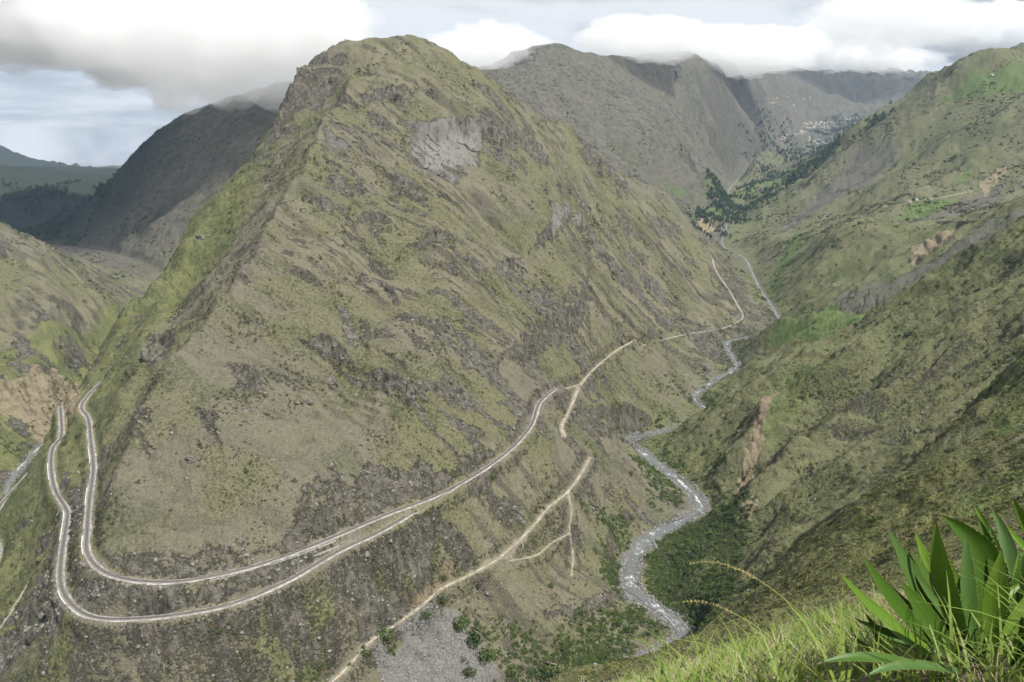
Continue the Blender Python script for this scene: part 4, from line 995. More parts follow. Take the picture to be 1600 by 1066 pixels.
# bushes one can pick out round the scree, the path and the river
bush_spots = [(604,990,15,'round green bush at the upper left edge of the grey scree'), (572,1022,9,'small bush on the path edge left of the scree'), (663,960,13,'bush growing on the tip of the grey scree fan'),
    (692,936,11,'dark bush just below the footpath above the scree'), (718,972,15,'bush at the upper right edge of the grey scree'), (746,992,19,'large green bush beside the right edge of the scree'), (762,1022,18,'dense bush low beside the right edge of the scree'),
    (800,1048,15,'bush at the bottom edge right of the scree'), (858,1046,21,'largest round green bush near the river bend'), (963,974,9,'small round bright bush beside the lowest river bend'), (980,984,8,'little bush next to the round one beside the river bend'),
    (957,872,8,'upper of two bushes on the gravel bank by the river'), (958,892,9,'lower of two bushes on the gravel bank by the river'), (770,744,8,'lone bush just below the railway track'), (690,902,9,'lone bush on the slope above the footpath'),
    (860,914,7,'small bush alone on the dry slope below the forked path'), (668,800,6,'small bush on the downhill edge of the railway track'), (908,955,12,'low bush on the dark bank left of the river bend'), (735,1050,13,'bush on the lowest right corner of the scree')]
for u, v, rp, lab in bush_spots:
    g = on_ground(u, v + rp*0.5, 450); t_ = np.linalg.norm(g) ; rad = rp/FOC*t_*1.05
    root = empty('bush', g, lab, 'bush', 'bushes picked out on the lower slope')
    r_ = np.random.default_rng(int(u*7 + v))
    link('crown', mesh_np('crown', *leaf_cloud(420, (rad*1.05, rad*0.95, rad*0.95), rad*0.10, r_, center=(0, 0, rad*0.25), lobes=8), BUSH), root)
    st = []
    for k in range(4):
        a = r_.uniform(0, 6.28); e = np.array([math.cos(a)*rad*0.5, math.sin(a)*rad*0.5, rad*0.8])
        me_ = [np.array([0, 0, -0.4]) + (e - np.array([0, 0, -0.4]))*s for s in (0, 0.5, 1)]
        st.append(me_)
    link('stem', tube_mesh('stem', st[0] + st[1][::-1] + st[2], [0.06*rad]*9, BARK, 5), root)
# tall thin eucalyptus trees on the grey slip above the green field, and a few lone trees
tree_spots = [(1326,474,30,9,'leftmost of the tall thin trees on the grey slope above the green field'), (1337,470,34,8,'second from left of the thin trees above the green field'), (1349,489,42,5,'dark upright tree below the others on the grey slope'),
    (1356,470,27,7,'small tree behind the dark upright one on the grey slope'), (1368,490,34,6,'dark tree to the right on the grey slope above the green field'), (1378,487,26,7,'rightmost tree on the grey slope above the green field'), (1216,516,22,8,'lone dark tree on the river bank below the green field'),
    (1379,243,40,24,'lone round tree high on the far grassy slope'), (1540,520,14,9,'lone shrub tree on the dark near spur')]
for u, v, h_, w_, lab in tree_spots:
    g = on_ground(u, v, 450); r_ = np.random.default_rng(int(u + v*3))
    if np.linalg.norm(g) > 3000: h_ *= 0.6; w_ *= 0.5
    root = empty('eucalyptus_tree', g, lab, 'tree', 'trees standing alone on the right slopes')
    ln = [(r_.normal()*0.02*h_*s, r_.normal()*0.02*h_*s, -1 + (h_*0.93 + 1)*s) for s in np.linspace(0, 1, 6)]
    link('trunk', tube_mesh('trunk', ln, np.linspace(h_*0.018, h_*0.005, 6), BARK, 6), root)
    parts = []
    for k in range(6):
        zc = h_*(0.34 + 0.115*k); rr_ = w_*0.5*(1 - 0.5*abs(k - 2)/4)
        parts.append(leaf_cloud(90, (rr_, rr_, h_*0.11), h_*0.018, r_, center=(r_.normal()*w_*0.12, r_.normal()*w_*0.12, zc), lobes=4))
    link('crown', joined('crown', parts, DARKTREE), root)
# boulders standing out of the face
BOULDER = simple_mat('boulder_rock', (0.062, 0.057, 0.044), (0.165, 0.153, 0.122), 0.22, detail=7, bump=0.5)
for u, v, rp, lab in [(514,597,15,'large grey boulder jutting from the middle of the mountain face'), (468,629,7,'left one of two dark boulders on the grassy face'), (482,628,8,'right one of two dark boulders on the grassy face'),
                      (248,556,20,'tall brown rock tower on the green left flank'), (315,372,9,'square rock knob on the left skyline'), (385,640,10,'grey boulder low on the mountain face'), (298,716,9,'dark boulder above the railway curve')]:
    g = on_ground(u, v, 450); rad = rp/FOC*np.linalg.norm(g)*0.85
    r_ = np.random.default_rng(int(u)); V, F = ico(4)
    d = 1 + 0.42*fbm(V[:,0]*1.2 + u, V[:,1]*1.2, V[:,2]*1.2, octs=4, seed=int(v) % 50); V = np.sign(V)*np.abs(V)**0.55 * d[:, None]; V = V + 0.10*np.floor(3*fbm(V[:,0]*2.1, V[:,1]*2.1, V[:,2]*2.1 + u, octs=2, seed=7))[:, None]*V
    V = V * rad * np.array([0.85, 1.1, 0.8 if rp < 18 else 1.1])
    o = link('boulder', mesh_np('boulder', V, F, BOULDER)); o.location = tuple(g + np.array([0, 0, -rad*0.30])); o.rotation_euler = (0.25, 0.35, u*0.01); tag(o, lab, 'boulder')
# walls along the railway
def wall_along(line, i0, i1, side, h, th, mat, label, name='parapet_wall', base=-0.4):
    ln = offset_line(line, side)[i0:i1]
    me = ribbon(ln, [(-th, base), (-th, h), (th, h), (th, base)], mat, name, True)
    tag(link(name, me), label, 'wall', 'low walls beside the railway')
def near_idx(line, u, v):
    d = ray(u, v); q = line @ np.array([0, 0, 0.0])
    f = line[:, 1]*CP - line[:, 2]*SP; uu = 800 + FOC*line[:, 0]/f; vv = 533 - FOC*(line[:, 1]*SP + line[:, 2]*CP)/f
    return int(np.argmin((uu - u)**2 + (vv - v)**2))
MASON = simple_mat('grey_masonry', (0.17, 0.165, 0.155), (0.30, 0.29, 0.27), 0.7, bump=0.15)
U_, L_t = tracks['u'], tracks['l']
def seg(line, a, b):
    i, j = near_idx(line, *a), near_idx(line, *b); return min(i, j), max(i, j) + 2
side_u = 3.3
for line, a, b, lab in [(U_, (134,868), (136,840), 'white parapet on the outside of the upper railway curve'), (U_, (140,790), (142,765), 'short white parapet along the upper track above the gully'), (U_, (144,725), (146,700), 'white parapet on the climbing stretch of the upper track'),
                        (L_t, (100,845), (104,800), 'long white parapet along the lower track left of the spur'), (L_t, (82,750), (80,725), 'white parapet where the lower track bends towards the stream'), (L_t, (97,925), (108,945), 'white parapet at the outermost point of the lower curve')]:
    i, j = seg(line, a, b); mid_ = line[(i + j)//2]
    n_ = offset_line(line[max(0, i-1):j+1], 3.3); n2_ = offset_line(line[max(0, i-1):j+1], -3.3)
    side = 3.3 if np.mean(n_[:, 0]) < np.mean(n2_[:, 0]) else -3.3          # valley side is the left one here
    wall_along(line, i, j, side, 0.9, 0.28, PLASTER, lab)
i, j = seg(U_, (330,902), (520,845))
for k, (sd, hh, lab) in enumerate([(5.2, 0.0, 'grey stone retaining wall below the upper railway track'), (9.0, -3.5, 'lower tier of grey retaining wall between the two tracks')]):
    ln = U_[i:j]; o1, o2 = offset_line(ln, sd), offset_line(ln, -sd)
    s_ = sd if np.mean(o1[:, 1]) < np.mean(o2[:, 1]) else -sd
    wall_along(U_, i, j, s_, hh - 0.2, 0.35, MASON, lab, 'retaining_wall', hh - 4.0)
# far village: each house a thing
ROOFS = [simple_mat('pale_sheet_roof', (0.30, 0.30, 0.30), (0.46, 0.47, 0.48), 0.3), simple_mat('tile_roof', (0.30, 0.17, 0.12), (0.38, 0.24, 0.18), 0.3), simple_mat('dull_grey_roof', (0.30, 0.30, 0.30), (0.42, 0.42, 0.42), 0.3)]
WALLM = [simple_mat('whitewashed_wall', (0.24, 0.235, 0.23), (0.38, 0.37, 0.36), 0.2), simple_mat('ochre_wall', (0.42, 0.34, 0.25), (0.52, 0.44, 0.34), 0.2)]
def house(g, w, d, h, rz, wm, rm, label, group):
    root = empty('house', g, label, 'house', group, rz)
    V, F = box_vf(-w/2, w/2, -d/2, d/2, -6, h); link('walls', mesh_np('walls', V, F, wm), root)
    e = 0.5
    RV = [(-w/2-e, -d/2-e, h-0.05), (w/2+e, -d/2-e, h-0.05), (w/2+e, d/2+e, h-0.05), (-w/2-e, d/2+e, h-0.05), (-w/2-e, 0, h + d*0.28), (w/2+e, 0, h + d*0.28)]
    me = bpy.data.meshes.new('roof'); me.from_pydata(RV, [], [(0,1,5,4), (2,3,4,5), (0,4,3), (1,2,5), (0,3,2,1)]); me.materials.append(rm); link('roof', me, root)
r_ = np.random.default_rng(12)
vil = []
for k in range(34): u = r_.uniform(1256, 1296); vil.append((u, 204 - (u - 1256)*0.09 - r_.uniform(0, 11), 'tiny house in the upper cluster of the far village', 'houses of the upper village cluster'))
for k in range(9): u = 1297 + k*5.3 + r_.uniform(-1.5, 1.5); vil.append((u, 193 - (u - 1297)*0.2 + r_.uniform(-1, 1.5), 'tiny white house strung along the terrace edge right of the village', 'houses strung along the terrace edge'))
for k in range(18): u = r_.uniform(1221, 1264); vil.append((u, 219 - (u - 1221)*0.25 - r_.uniform(0, 6), 'tiny pale house in the lower left cluster of the far village', 'houses of the lower left cluster'))
for k in range(18): u = r_.uniform(1262, 1295); vil.append((u, 217 + (u - 1262)*0.28 + r_.uniform(-3, 4), 'tiny pale house in the lowest cluster of the far village', 'houses of the lowest village cluster'))
for k in range(9): vil.append((r_.uniform(1205, 1292), r_.uniform(149, 168), 'tiny white house scattered on the far ridge above the village', 'houses on the far ridge'))
for u, v, lab, grp in vil:
    g = on_ground(u, v, 3000); s = np.linalg.norm(g)/7400
    house(g, r_.uniform(9, 17)*s, r_.uniform(8, 12)*s, r_.uniform(4, 7.5)*s, r_.uniform(-0.5, 0.5), WALLM[0 if r_.uniform() < 0.75 else 1], ROOFS[r_.choice(3, p=[0.5, 0.22, 0.28])], lab, grp)
house(on_ground(1432, 313, 450), 9, 6, 3.6, 0.3, WALLM[0], ROOFS[0], 'small white farmhouse beside the bright green field on the right slope', 'farmhouse')
house(on_ground(1550, 118, 450), 11, 8, 4, 0.1, WALLM[0], ROOFS[0], 'tiny white house on the green field near the right skyline', 'farmhouse')
# red railcar on the lowest track
def railcar():
    i = near_idx(tracks['t'], 8, 848); c = tracks['t'][i]; d = tracks['t'][i+1] - tracks['t'][i-1]
    root = empty('railcar', c + np.array([0, 0, 0.5]), 'small orange-red railcar on the lowest track at the left edge', 'railcar', None, math.atan2(d[1], d[0]))
    RED = simple_mat('orange_red_paint', (0.42, 0.085, 0.03), (0.52, 0.12, 0.05), 0.6, 0.5); DK = simple_mat('dark_underframe', (0.02, 0.02, 0.02), (0.05, 0.05, 0.05), 1); GL = simple_mat('dark_glass', (0.02, 0.025, 0.03), (0.05, 0.055, 0.06), 1, 0.15); WH = simple_mat('white_panel', (0.7, 0.7, 0.68), (0.8, 0.8, 0.78), 1)
    def bev(name, b, mat, par):
        me = mesh_np(name, *box_vf(*b), mat); bm = bmesh.new(); bm.from_mesh(me); bmesh.ops.bevel(bm, geom=bm.edges[:], offset=0.12, segments=2, affect='EDGES'); bm.to_mesh(me); bm.free(); return link(name, me, par)
    body = bev('body', (-5, 5, -1.3, 1.3, 0.75, 2.9), RED, root); bev('roof', (-5.1, 5.1, -1.25, 1.25, 2.92, 3.25), RED, root); bev('underframe', (-4.8, 4.8, -1.1, 1.1, 0.35, 0.74), DK, root)
    bev('front_panel', (-5.12, -5.02, -1.0, 1.0, 0.9, 1.7), WH, root)
    for x in (-3.8, -2.0, -0.2, 1.6, 3.4):
        for s in (-1, 1): link('window', mesh_np('window', *box_vf(x, x+1.2, s*1.302 if s > 0 else -1.34, 1.34 if s > 0 else -1.302, 1.8, 2.6), GL), body)
    for x in (-3.6, -2.4, 2.4, 3.6):
        for s in (-1, 1):
            th = np.linspace(0, 2*math.pi, 17)[:-1]; ring = np.stack([x + 0.38*np.cos(th), np.full(16, s*0.55), 0.36 + 0.38*np.sin(th)], 1); r2 = ring + np.array([0, s*0.12, 0])
            me = bpy.data.meshes.new('wheel'); me.from_pydata(np.vstack([ring, r2]).tolist(), [], [(k, (k+1) % 16, 16 + (k+1) % 16, 16 + k) for k in range(16)] + [tuple(range(15, -1, -1)), tuple(range(16, 32))]); me.materials.append(DK); link('wheel', me, root)
railcar()
# ------------------------------------------------------------------ foreground bank: agave, grass stalks, grass
def agave_mat(name, c1, c2):
    m, nt, b = new_mat(name); t = NT(nt)
    tc = nt.nodes.new('ShaderNodeAttribute'); tc.attribute_name = 'blade'
    sp_ = nt.nodes.new('ShaderNodeSeparateColor'); nt.links.new(tc.outputs['Color'], sp_.inputs[0])
    cmb = nt.nodes.new('ShaderNodeCombineXYZ'); nt.links.new(t.math('MULTIPLY', sp_.outputs[0], 26.0), cmb.inputs[0]); nt.links.new(t.math('MULTIPLY', sp_.outputs[1], 2.2), cmb.inputs[1])
    streak = t.noise(cmb.outputs[0], 1.0, 4, 0.6); n2 = t.noise(t.pos(), 9.0, 5, 0.7); n3 = t.noise(t.pos(), 60.0, 3, 0.7)
    c = t.mix(t.ramp(streak, 0.3, 0.7), c1, c2)
    c = t.mix(t.math('MULTIPLY', t.ramp(n2, 0.55, 0.8), 0.35), c, (0.22, 0.27, 0.11))
    c = t.mix(t.math('MULTIPLY', t.ramp(n3, 0.66, 0.76), 0.35), c, (0.30, 0.29, 0.18))
    tipf = t.ramp(sp_.outputs[1], 0.93, 1.0); c = t.mix(tipf, c, (0.16, 0.10, 0.05))
    edge = t.ramp(sp_.outputs[2], 0.93, 1.0, 0.0, 0.7); c = t.mix(edge, c, (0.24, 0.25, 0.08))
    nt.links.new(c, b.inputs['Base Color']); b.inputs['Roughness'].default_value = 0.34; b.inputs['Specular IOR Level'].default_value = 0.45
    t.bump(streak, 0.25, 0.004, b)
    tr = nt.nodes.new('ShaderNodeBsdfTranslucent'); nt.links.new(t.mix(0.5, c, (0.20, 0.34, 0.03)), tr.inputs[0]); mx = nt.nodes.new('ShaderNodeMixShader'); mx.inputs[0].default_value = 0.34
    out = [x for x in nt.nodes if x.type == 'OUTPUT_MATERIAL'][0]
    nt.links.new(b.outputs[0], mx.inputs[1]); nt.links.new(tr.outputs[0], mx.inputs[2]); nt.links.new(mx.outputs[0], out.inputs[0])
    return m
AG = [agave_mat('agave_leaf_dark', (0.044, 0.108, 0.011), (0.082, 0.165, 0.020)), agave_mat('agave_leaf_mid', (0.090, 0.180, 0.018), (0.160, 0.275, 0.034)), agave_mat('agave_leaf_bluish', (0.055, 0.125, 0.026), (0.100, 0.185, 0.042))]
THORN = simple_mat('thorn_brown', (0.16, 0.17, 0.05), (0.26, 0.25, 0.09), 9)
def agave_leaf(base, tip, width, bend, face, mat, root, thorns=True, rows=26, fold=0.30):
    """a long channelled blade: base and tip in space, bend = sideways sag of the middle, face = direction its upper side looks"""
    base, tip = np.asarray(base, float), np.asarray(tip, float)
    s = np.linspace(0, 1, rows)
    ln = base + (tip - base)*s[:, None] + np.asarray(bend, float)*(4*s*(1-s))[:, None]*(0.6 + 0.8*s)[:, None]
    T = np.gradient(ln, axis=0); T /= np.linalg.norm(T, axis=1, keepdims=True)
    f = np.asarray(face, float); f = f - T*(T @ f)[:, None]; f /= np.linalg.norm(f, axis=1, keepdims=True)
    side = np.cross(T, f)
    prof = np.interp(s, [0, 0.08, 0.25, 0.45, 0.6, 0.75, 0.88, 0.96, 1], [0.60, 0.62, 0.80, 1.0, 0.95, 0.70, 0.36, 0.12, 0.0]) * width * 0.46
    tw = np.sin(s*3.1 + width*50)*0.12
    cols = np.array([-1, -0.93, -0.62, -0.3, 0, 0.3, 0.62, 0.93, 1.0])
    depth = (np.abs(cols)**1.6) * fold
    wave = 1 + 0.03*np.sin(s*40 + width*99)
    top = ln[:, None] + side[:, None]*(cols[None, :, None]*(prof*wave)[:, None, None]) + f[:, None]*((depth[None]*prof[:, None]) + tw[:, None]*cols[None]*prof[:, None])[..., None]
    thick = (0.010*(1 - 0.7*s))[:, None] * (1 - np.abs(cols)**3)[None] + 0.0012
    bot = top - f[:, None]*thick[..., None]
    n, k = top.shape[:2]
    V = np.concatenate([top.reshape(-1, 3), bot.reshape(-1, 3)])
    i = np.arange(n*k).reshape(n, k); j = i + n*k
    F = [np.stack([i[:-1, :-1], i[:-1, 1:], i[1:, 1:], i[1:, :-1]], -1).reshape(-1, 4), np.stack([j[:-1, :-1], j[1:, :-1], j[1:, 1:], j[:-1, 1:]], -1).reshape(-1, 4)]
    for c in (0, k-1): F.append(np.stack([i[:-1, c], i[1:, c], j[1:, c], j[:-1, c]], -1))
    F.append(np.stack([i[0, :-1], j[0, :-1], j[0, 1:], i[0, 1:]], -1))
    me = mesh_np('leaf', V, np.vstack(F), mat, True)
    at = np.zeros((2, n, k, 4)); at[..., 0] = cols[None, None]; at[..., 1] = s[None, :, None]; at[..., 2] = np.abs(cols)[None, None]; at[..., 3] = 1
    attr(me, 'blade', at.reshape(-1, 4))
    leaf = link('leaf', me, root)
    if thorns:
        TV, TF = [], []
        L_ = np.linalg.norm(tip - base)
        for sgn, c in ((-1, 0), (1, k-1)):
            for q in np.arange(0.12, 0.90, 0.026/L_*1.0):
                p0 = np.array([np.interp(q, s, top[:, c, a]) for a in range(3)]); p1 = np.array([np.interp(q + 0.005/L_, s, top[:, c, a]) for a in range(3)])
                sd = np.array([np.interp(q, s, side[:, a]) for a in range(3)])*sgn; tt = (p1 - p0)/ (np.linalg.norm(p1 - p0) + 1e-9)
                ff = np.array([np.interp(q, s, f[:, a]) for a in range(3)])
                b0 = len(TV); TV += [p0 - sd*0.002, p1 - sd*0.002, (p0 + p1)/2 - ff*0.004 - sd*0.002, (p0 + p1)/2 + sd*0.0042 + tt*0.002]
                TF += [(b0, b0+1, b0+3), (b0+1, b0+2, b0+3), (b0+2, b0, b0+3)]
        me2 = mesh_np('thorns', TV, TF, THORN)
        tag(link('thorns', me2, leaf), kind='stuff')
    return leaf
def agave(cu, cv, ct, leaves, label):
    root = empty('agave', (0, 0, 0), label, 'agave')
    c0 = P(cu, cv, ct)
    for (bu, bv, bt, tu, tv, tt, w, bend, face, mi) in leaves:
        agave_leaf(P(bu, bv, bt), P(tu, tv, tt), w*0.82, bend, face, AG[mi], root)
    return root
TOC = np.array((-0.30, -0.85, 0.45))          # most blades show their upper side to the camera and the sky
A1 = [ # base (px, depth) , tip (px, depth), width m, bend, facing, material
    (1455,1018,4.55, 1308,890,4.25, 0.115, (0.00,0,-0.045), (0.35,-0.55,0.75), 1), (1462,1012,4.62, 1343,862,4.40, 0.135, (0.0,0,-0.04), (0.4,-0.65,0.65), 0), (1486,1010,4.75, 1386,822,4.65, 0.190, (0.0,0,-0.03), (0.35,-0.8,0.5), 2),
    (1490,1026,4.30, 1405,904,4.02, 0.200, (0.0,0,-0.02), (0.3,-0.75,0.6), 0), (1500,1005,4.95, 1428,826,5.0, 0.150, (0,0,-0.02), (0.3,-0.85,0.4), 1), (1505,1012,4.85, 1414,852,4.78, 0.160, (0.0,0,-0.05), (0.3,-0.7,0.65), 2),
    (1512,1018,4.60, 1463,812,4.55, 0.175, (-0.03,0,0.0), (-0.75,-0.6,0.3), 1), (1530,1015,4.70, 1466,803,4.70, 0.285, (0.16,0,0.03), (-0.15,-0.95,0.25), 0), (1546,1022,4.50, 1566,856,4.35, 0.170, (-0.01,0,0), (-0.25,-0.95,0.2), 1),
    (1560,1005,4.90, 1520,786,5.1, 0.150, (0.06,0,0.02), (-0.5,-0.8,0.35), 1), (1575,1005,4.95, 1546,788,5.3, 0.150, (0.08,0,0.0), (-0.5,-0.8,0.4), 2), (1568,1016,4.60, 1527,806,4.7, 0.120, (0.05,0,0.0), (-0.6,-0.75,0.3), 0),
    (1480,1040,4.25, 1372,966,4.35, 0.055, (0,0,-0.02), (0.3,-0.6,0.7), 1), (1470,1048,4.1, 1275,1038,3.9, 0.085, (0,0,0.05), (0.1,-0.35,0.93), 0), (1500,1050,3.95, 1350,1058,3.7, 0.075, (0,0,0.05), (0.1,-0.4,0.9), 2),
    (1590,1045,4.2, 1632,880,4.0, 0.190, (0.03,0,0), (-0.3,-0.9,0.3), 0), (1585,1010,4.8, 1655,850,4.9, 0.170, (0,0,0.03), (-0.6,-0.7,0.4), 1)]
ra = np.random.default_rng(5)
for k in range(20):                            # inner and outer blades that fill the rosette
    a_ = -1.15 + 2.1*k/19 + ra.normal()*0.08; L_ = ra.uniform(120, 215)
    bu_, bv_ = 1515 + ra.normal()*22, 1030 + ra.normal()*6; dt_ = ra.uniform(-0.1, 0.35)
    A1.append((bu_, bv_, 4.65 + dt_, bu_ + L_*math.sin(a_)*0.95, bv_ - L_*math.cos(a_)*0.98, 4.7 + dt_*1.2, ra.uniform(0.07, 0.13), (ra.normal()*0.02, 0, ra.normal()*0.02), (-math.sin(a_)*0.6 + ra.normal()*0.2, -0.8, 0.45), int(ra.integers(0, 3))))
for k in range(12):                            # right-hand side of the rosette, running out of the picture
    a_ = -0.5 + 1.3*k/11 + ra.normal()*0.06; L_ = ra.uniform(150, 235); bu_, bv_ = 1590 + ra.normal()*20, 1030 + ra.normal()*8; dt_ = ra.uniform(0.0, 0.5)
    A1.append((bu_, bv_, 4.6 + dt_, bu_ + L_*math.sin(a_)*0.8, bv_ - L_*math.cos(a_), 4.7 + dt_, ra.uniform(0.08, 0.13), (ra.normal()*0.02, 0, 0.0), (-0.5 + ra.normal()*0.25, -0.75, 0.4), int(ra.choice([1, 1, 2, 0]))))
agave(1500, 1030, 4.6, A1, 'big agave with broad thorny green blades in the lower right corner')
A2 = [(1640,900,6.1, 1580,776,6.0, 0.130, (0.0,0,0.02), (-0.5,-0.8,0.3), 1), (1650,905,6.2, 1600,800,6.3, 0.10, (0.0,0,0.0), (-0.5,-0.8,0.3), 0), (1640,905,6.0, 1542,800,5.8, 0.07, (0,0,0.03), (-0.2,-0.7,0.6), 1), (1660,900,6.2, 1660,760,6.3, 0.14, (0,0,0), (-0.4,-0.8,0.3), 1), (1640,910,6.0, 1555,850,5.8, 0.06, (0,0,0.05), (-0.1,-0.6,0.7), 2)]
agave(1650, 905, 6.1, A2, 'smaller agave behind the big one at the right edge')
A3 = [(1385,1032,5.4, 1352,958,5.3, 0.085, (0.02,0,0), (-0.2,-0.95,0.2), 1), (1390,1034,5.4, 1372,985,5.2, 0.05, (0,0,0), (0.3,-0.8,0.3), 0), (1380,1036,5.3, 1330,990,5.2, 0.05, (0,0,0), (0.3,-0.7,0.6), 1), (1392,1030,5.6, 1400,968,5.6, 0.06, (0,0,0), (-0.2,-0.9,0.3), 1)]
agave(1385, 1034, 5.4, A3, 'small young agave left of the big one')
DRYLEAF = agave_mat('agave_leaf_dead', (0.24, 0.18, 0.10), (0.38, 0.31, 0.19))
AG.append(DRYLEAF)
A4 = [(1500,1050,4.45, 1420,1062,4.1, 0.06, (0,0,0.03), (0.1,-0.5,0.85), 3), (1530,1052,4.4, 1490,1085,4.0, 0.05, (0,0,0.03), (0.1,-0.6,0.8), 3), (1560,1050,4.4, 1600,1078,4.0, 0.06, (0,0,0.04), (-0.1,-0.6,0.8), 3), (1478,1040,4.6, 1398,1012,4.8, 0.05, (0,0,-0.05), (0.2,-0.6,0.75), 3)]
dead_root = [o for o in C.objects if o.name.startswith('agave') and o.get('label', '').startswith('big')][0]
for (bu, bv, bt, tu, tv, tt, w, bend, face, mi) in A4:
    lf = agave_leaf(P(bu, bv, bt), P(tu, tv, tt), w, bend, face, AG[mi], dead_root, thorns=False); lf['label'] = 'dry straw-coloured lower leaf'
# arching grass stalks with seed heads
STALK = simple_mat('grass_stalk_green', (0.20, 0.22, 0.06), (0.30, 0.30, 0.10), 6); SEED = leaf_mat('seed_head_tan', (0.36, 0.29, 0.13), (0.50, 0.42, 0.22), trans=0.3)
def stalk(pts, label, t_, head):
    ln = smooth_line([P(u, v, t_ + dt) for u, v, dt in pts], 0.02)
    root = empty('grass_stalk', (0, 0, 0), label, 'grass stalk')
    n = len(ln); link('stem', tube_mesh('stem', ln, np.linspace(0.0034, 0.0012, n), STALK, 5), root)
    hd = ln[int(n*head):]; r_ = np.random.default_rng(int(pts[0][0])); Vs, k = [], len(hd)
    T = np.gradient(hd, axis=0); T /= np.linalg.norm(T, axis=1, keepdims=True)
    m_ = k*11; ii = r_.integers(0, k, m_); fr = ii/k
    d = T[ii]*0.9 + r_.normal(size=(m_, 3))*0.45; d /= np.linalg.norm(d, axis=1, keepdims=True)
    sd = np.cross(d, r_.normal(size=(m_, 3))); sd /= np.linalg.norm(sd, axis=1, keepdims=True)
    Ls = (0.020*(1 - 0.5*fr))[:, None]
    p0 = hd[ii] + r_.normal(size=(m_, 3))*0.002
    V = np.stack([p0, p0 + d*Ls*0.5 + sd*0.0022, p0 + d*Ls, p0 + d*Ls*0.5 - sd*0.0022], 1).reshape(-1, 3)
    link('seed_head', mesh_np('seed_head', V, np.arange(4*m_).reshape(m_, 4), SEED), root)
stalk([(1362,1062,0.2), (1300,1000,0.1), (1240,948,0), (1185,906,0), (1135,883,0), (1100,878,0), (1080,881,0)], 'long arching grass stalk with tan seed head against the dark gorge', 4.2, 0.72)
stalk([(1300,1075,0.1), (1240,1025,0.1), (1190,985,0), (1140,955,0), (1100,941,0), (1070,940,0)], 'lower fainter arching grass stalk below the long one', 4.4, 0.74)
stalk([(1262,1072,0.0), (1225,1030,0), (1196,1000,0), (1182,990,0), (1176,998,0)], 'short bent grass stalk with brown drooping head', 4.6, 0.86)
DEAD = simple_mat('dead_stem', (0.05, 0.04, 0.03), (0.10, 0.085, 0.065), 8)
for u0, u1, v0, lab in [(1082, 1080, 972, 'taller dead upright stem on the edge of the bank'), (1088, 1090, 998, 'shorter dead upright stem beside the taller one')]:
    q0 = hit(u0, 1040, PZ, 3.0); t_ = q0[1]/ray(u0, 1040)[1]
    ln = np.array([P(u0 + (u1-u0)*s, 1046 + (v0 - 1046)*s, t_) for s in np.linspace(0, 1, 8)])
    tag(link('dead_stem', tube_mesh('dead_stem', ln, np.linspace(0.008, 0.004, 8), DEAD, 5)), lab, 'dry stem')
# prickly pear pads in the grass
PAD = simple_mat('prickly_pear_pad', (0.060, 0.095, 0.035), (0.11, 0.15, 0.06), 14)
for u, v, lab in [(1148,1008,'small prickly pear in the grass near the edge of the bank'), (1214,980,'prickly pear with round pads beside dry stems on the bank')]:
    g = hit(u, v + 6, PZ, 3.0); root = empty('prickly_pear', g, lab, 'cactus')
    for k, (dx, dz, s, a) in enumerate([(0, 0.09, 1, 0), (-0.09, 0.20, 0.85, -0.4), (0.08, 0.21, 0.8, 0.35)]):
        V, F = ico(3); V = V*np.array([0.085, 0.02, 0.105])*s
        ca, sa = math.cos(a), math.sin(a); V = np.stack([V[:,0]*ca + V[:,2]*sa + dx, V[:,1], -V[:,0]*sa + V[:,2]*ca + dz], 1)
        link('pad', mesh_np('pad', V, F, PAD, True), root)
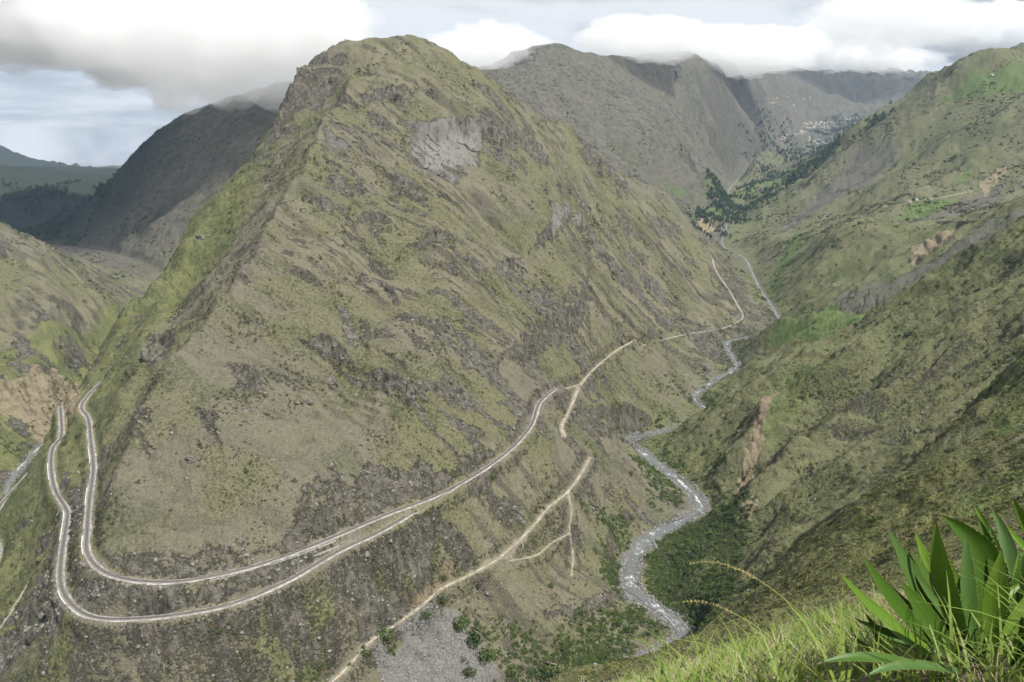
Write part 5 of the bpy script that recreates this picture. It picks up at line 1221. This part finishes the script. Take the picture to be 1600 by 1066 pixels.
# grass of the bank
def grass_tuft(n, length, width, spread, r, lean=0.5):
    Vs, Fs, k = [], [], 0
    for q in range(n):
        a = r.uniform(0, 6.283); o_ = np.array([r.normal()*spread, r.normal()*spread, 0]); L_ = length*r.uniform(0.5, 1.15); w = width*r.uniform(0.6, 1.2); ln = lean*r.uniform(0.3, 1.3)
        d = np.array([math.cos(a), math.sin(a), 0]); sdv = np.array([-math.sin(a), math.cos(a), 0])
        st = np.linspace(0, 1, 5)
        c = o_ + d*(ln*L_*st**2)[:, None] + np.array([0, 0, 1])*(L_*(st - 0.35*ln*st**2))[:, None]
        ww = w*np.array([0.8, 1.0, 0.8, 0.5, 0.02])
        V = np.stack([c - sdv*ww[:, None], c + sdv*ww[:, None]], 1).reshape(-1, 3); Vs.append(V)
        for m_ in range(4): Fs.append((k + 2*m_, k + 2*m_ + 1, k + 2*m_ + 3, k + 2*m_ + 2))
        k += 10
    return np.vstack(Vs), np.array(Fs)
GB = [leaf_mat('bank_grass_green', (0.085, 0.150, 0.020), (0.215, 0.280, 0.055), 0.5, 0.3, 0.3), leaf_mat('bank_grass_straw', (0.30, 0.26, 0.14), (0.46, 0.41, 0.26), 0.6, 0.3, 0.2)]
src_g = [proto('green_tuft_source', *grass_tuft(30, 0.17, 0.0065, 0.07, rng, 0.7), GB[0]) for _ in range(4)]
src_s = [proto('straw_tuft_source', *grass_tuft(26, 0.16, 0.003, 0.08, rng, 1.0), GB[1]) for _ in range(3)]
src_l = [proto('long_tuft_source', *grass_tuft(14, 0.42, 0.007, 0.05, rng, 0.9), GB[0]) for _ in range(3)]
bank = smoothstep(3.6, 4.8, RR) * smoothstep(80, 45, RR) * smoothstep(0.0, 0.06, X/RR)
seen0, seen = seen, (ang > np.maximum.accumulate(ang, axis=0) - 0.06) & (RR < 85)
wt = bank * np.clip(10/RR, 0.05, 2.5)**1.35
p, nr_, ij = sample(wt * np.clip(fbm(X/1.3, Y/1.3, octs=3, seed=401) + 0.35, 0.02, 1), 6500)
scatter('bank_grass', p - np.array([0, 0, 0.02]), nr_, np.exp(rng.normal(-0.1, 0.3, len(p)))*np.clip((RR[ij]/12)**0.5, 0.8, 2.2), src_g, 'green grass growing on the bank', 0.25)
p, nr_, ij = sample(wt * np.clip(fbm(X/1.0, Y/1.0, octs=3, seed=411) + 0.25, 0.02, 1), 3600)
scatter('dry_grass', p - np.array([0, 0, 0.02]), nr_, np.exp(rng.normal(0, 0.3, len(p))), src_s, 'straw-coloured dry grass among the green on the bank', 0.3)
p, nr_, ij = sample(smoothstep(3.4, 3.8, RR) * (RR < 6.2) * smoothstep(0.16, 0.30, X/RR), 110)
scatter('long_grass', p - np.array([0, 0, 0.03]), nr_, np.exp(rng.normal(0, 0.2, len(p))), src_l, 'long arching grass blades round the agave', 0.3)
seen = seen0
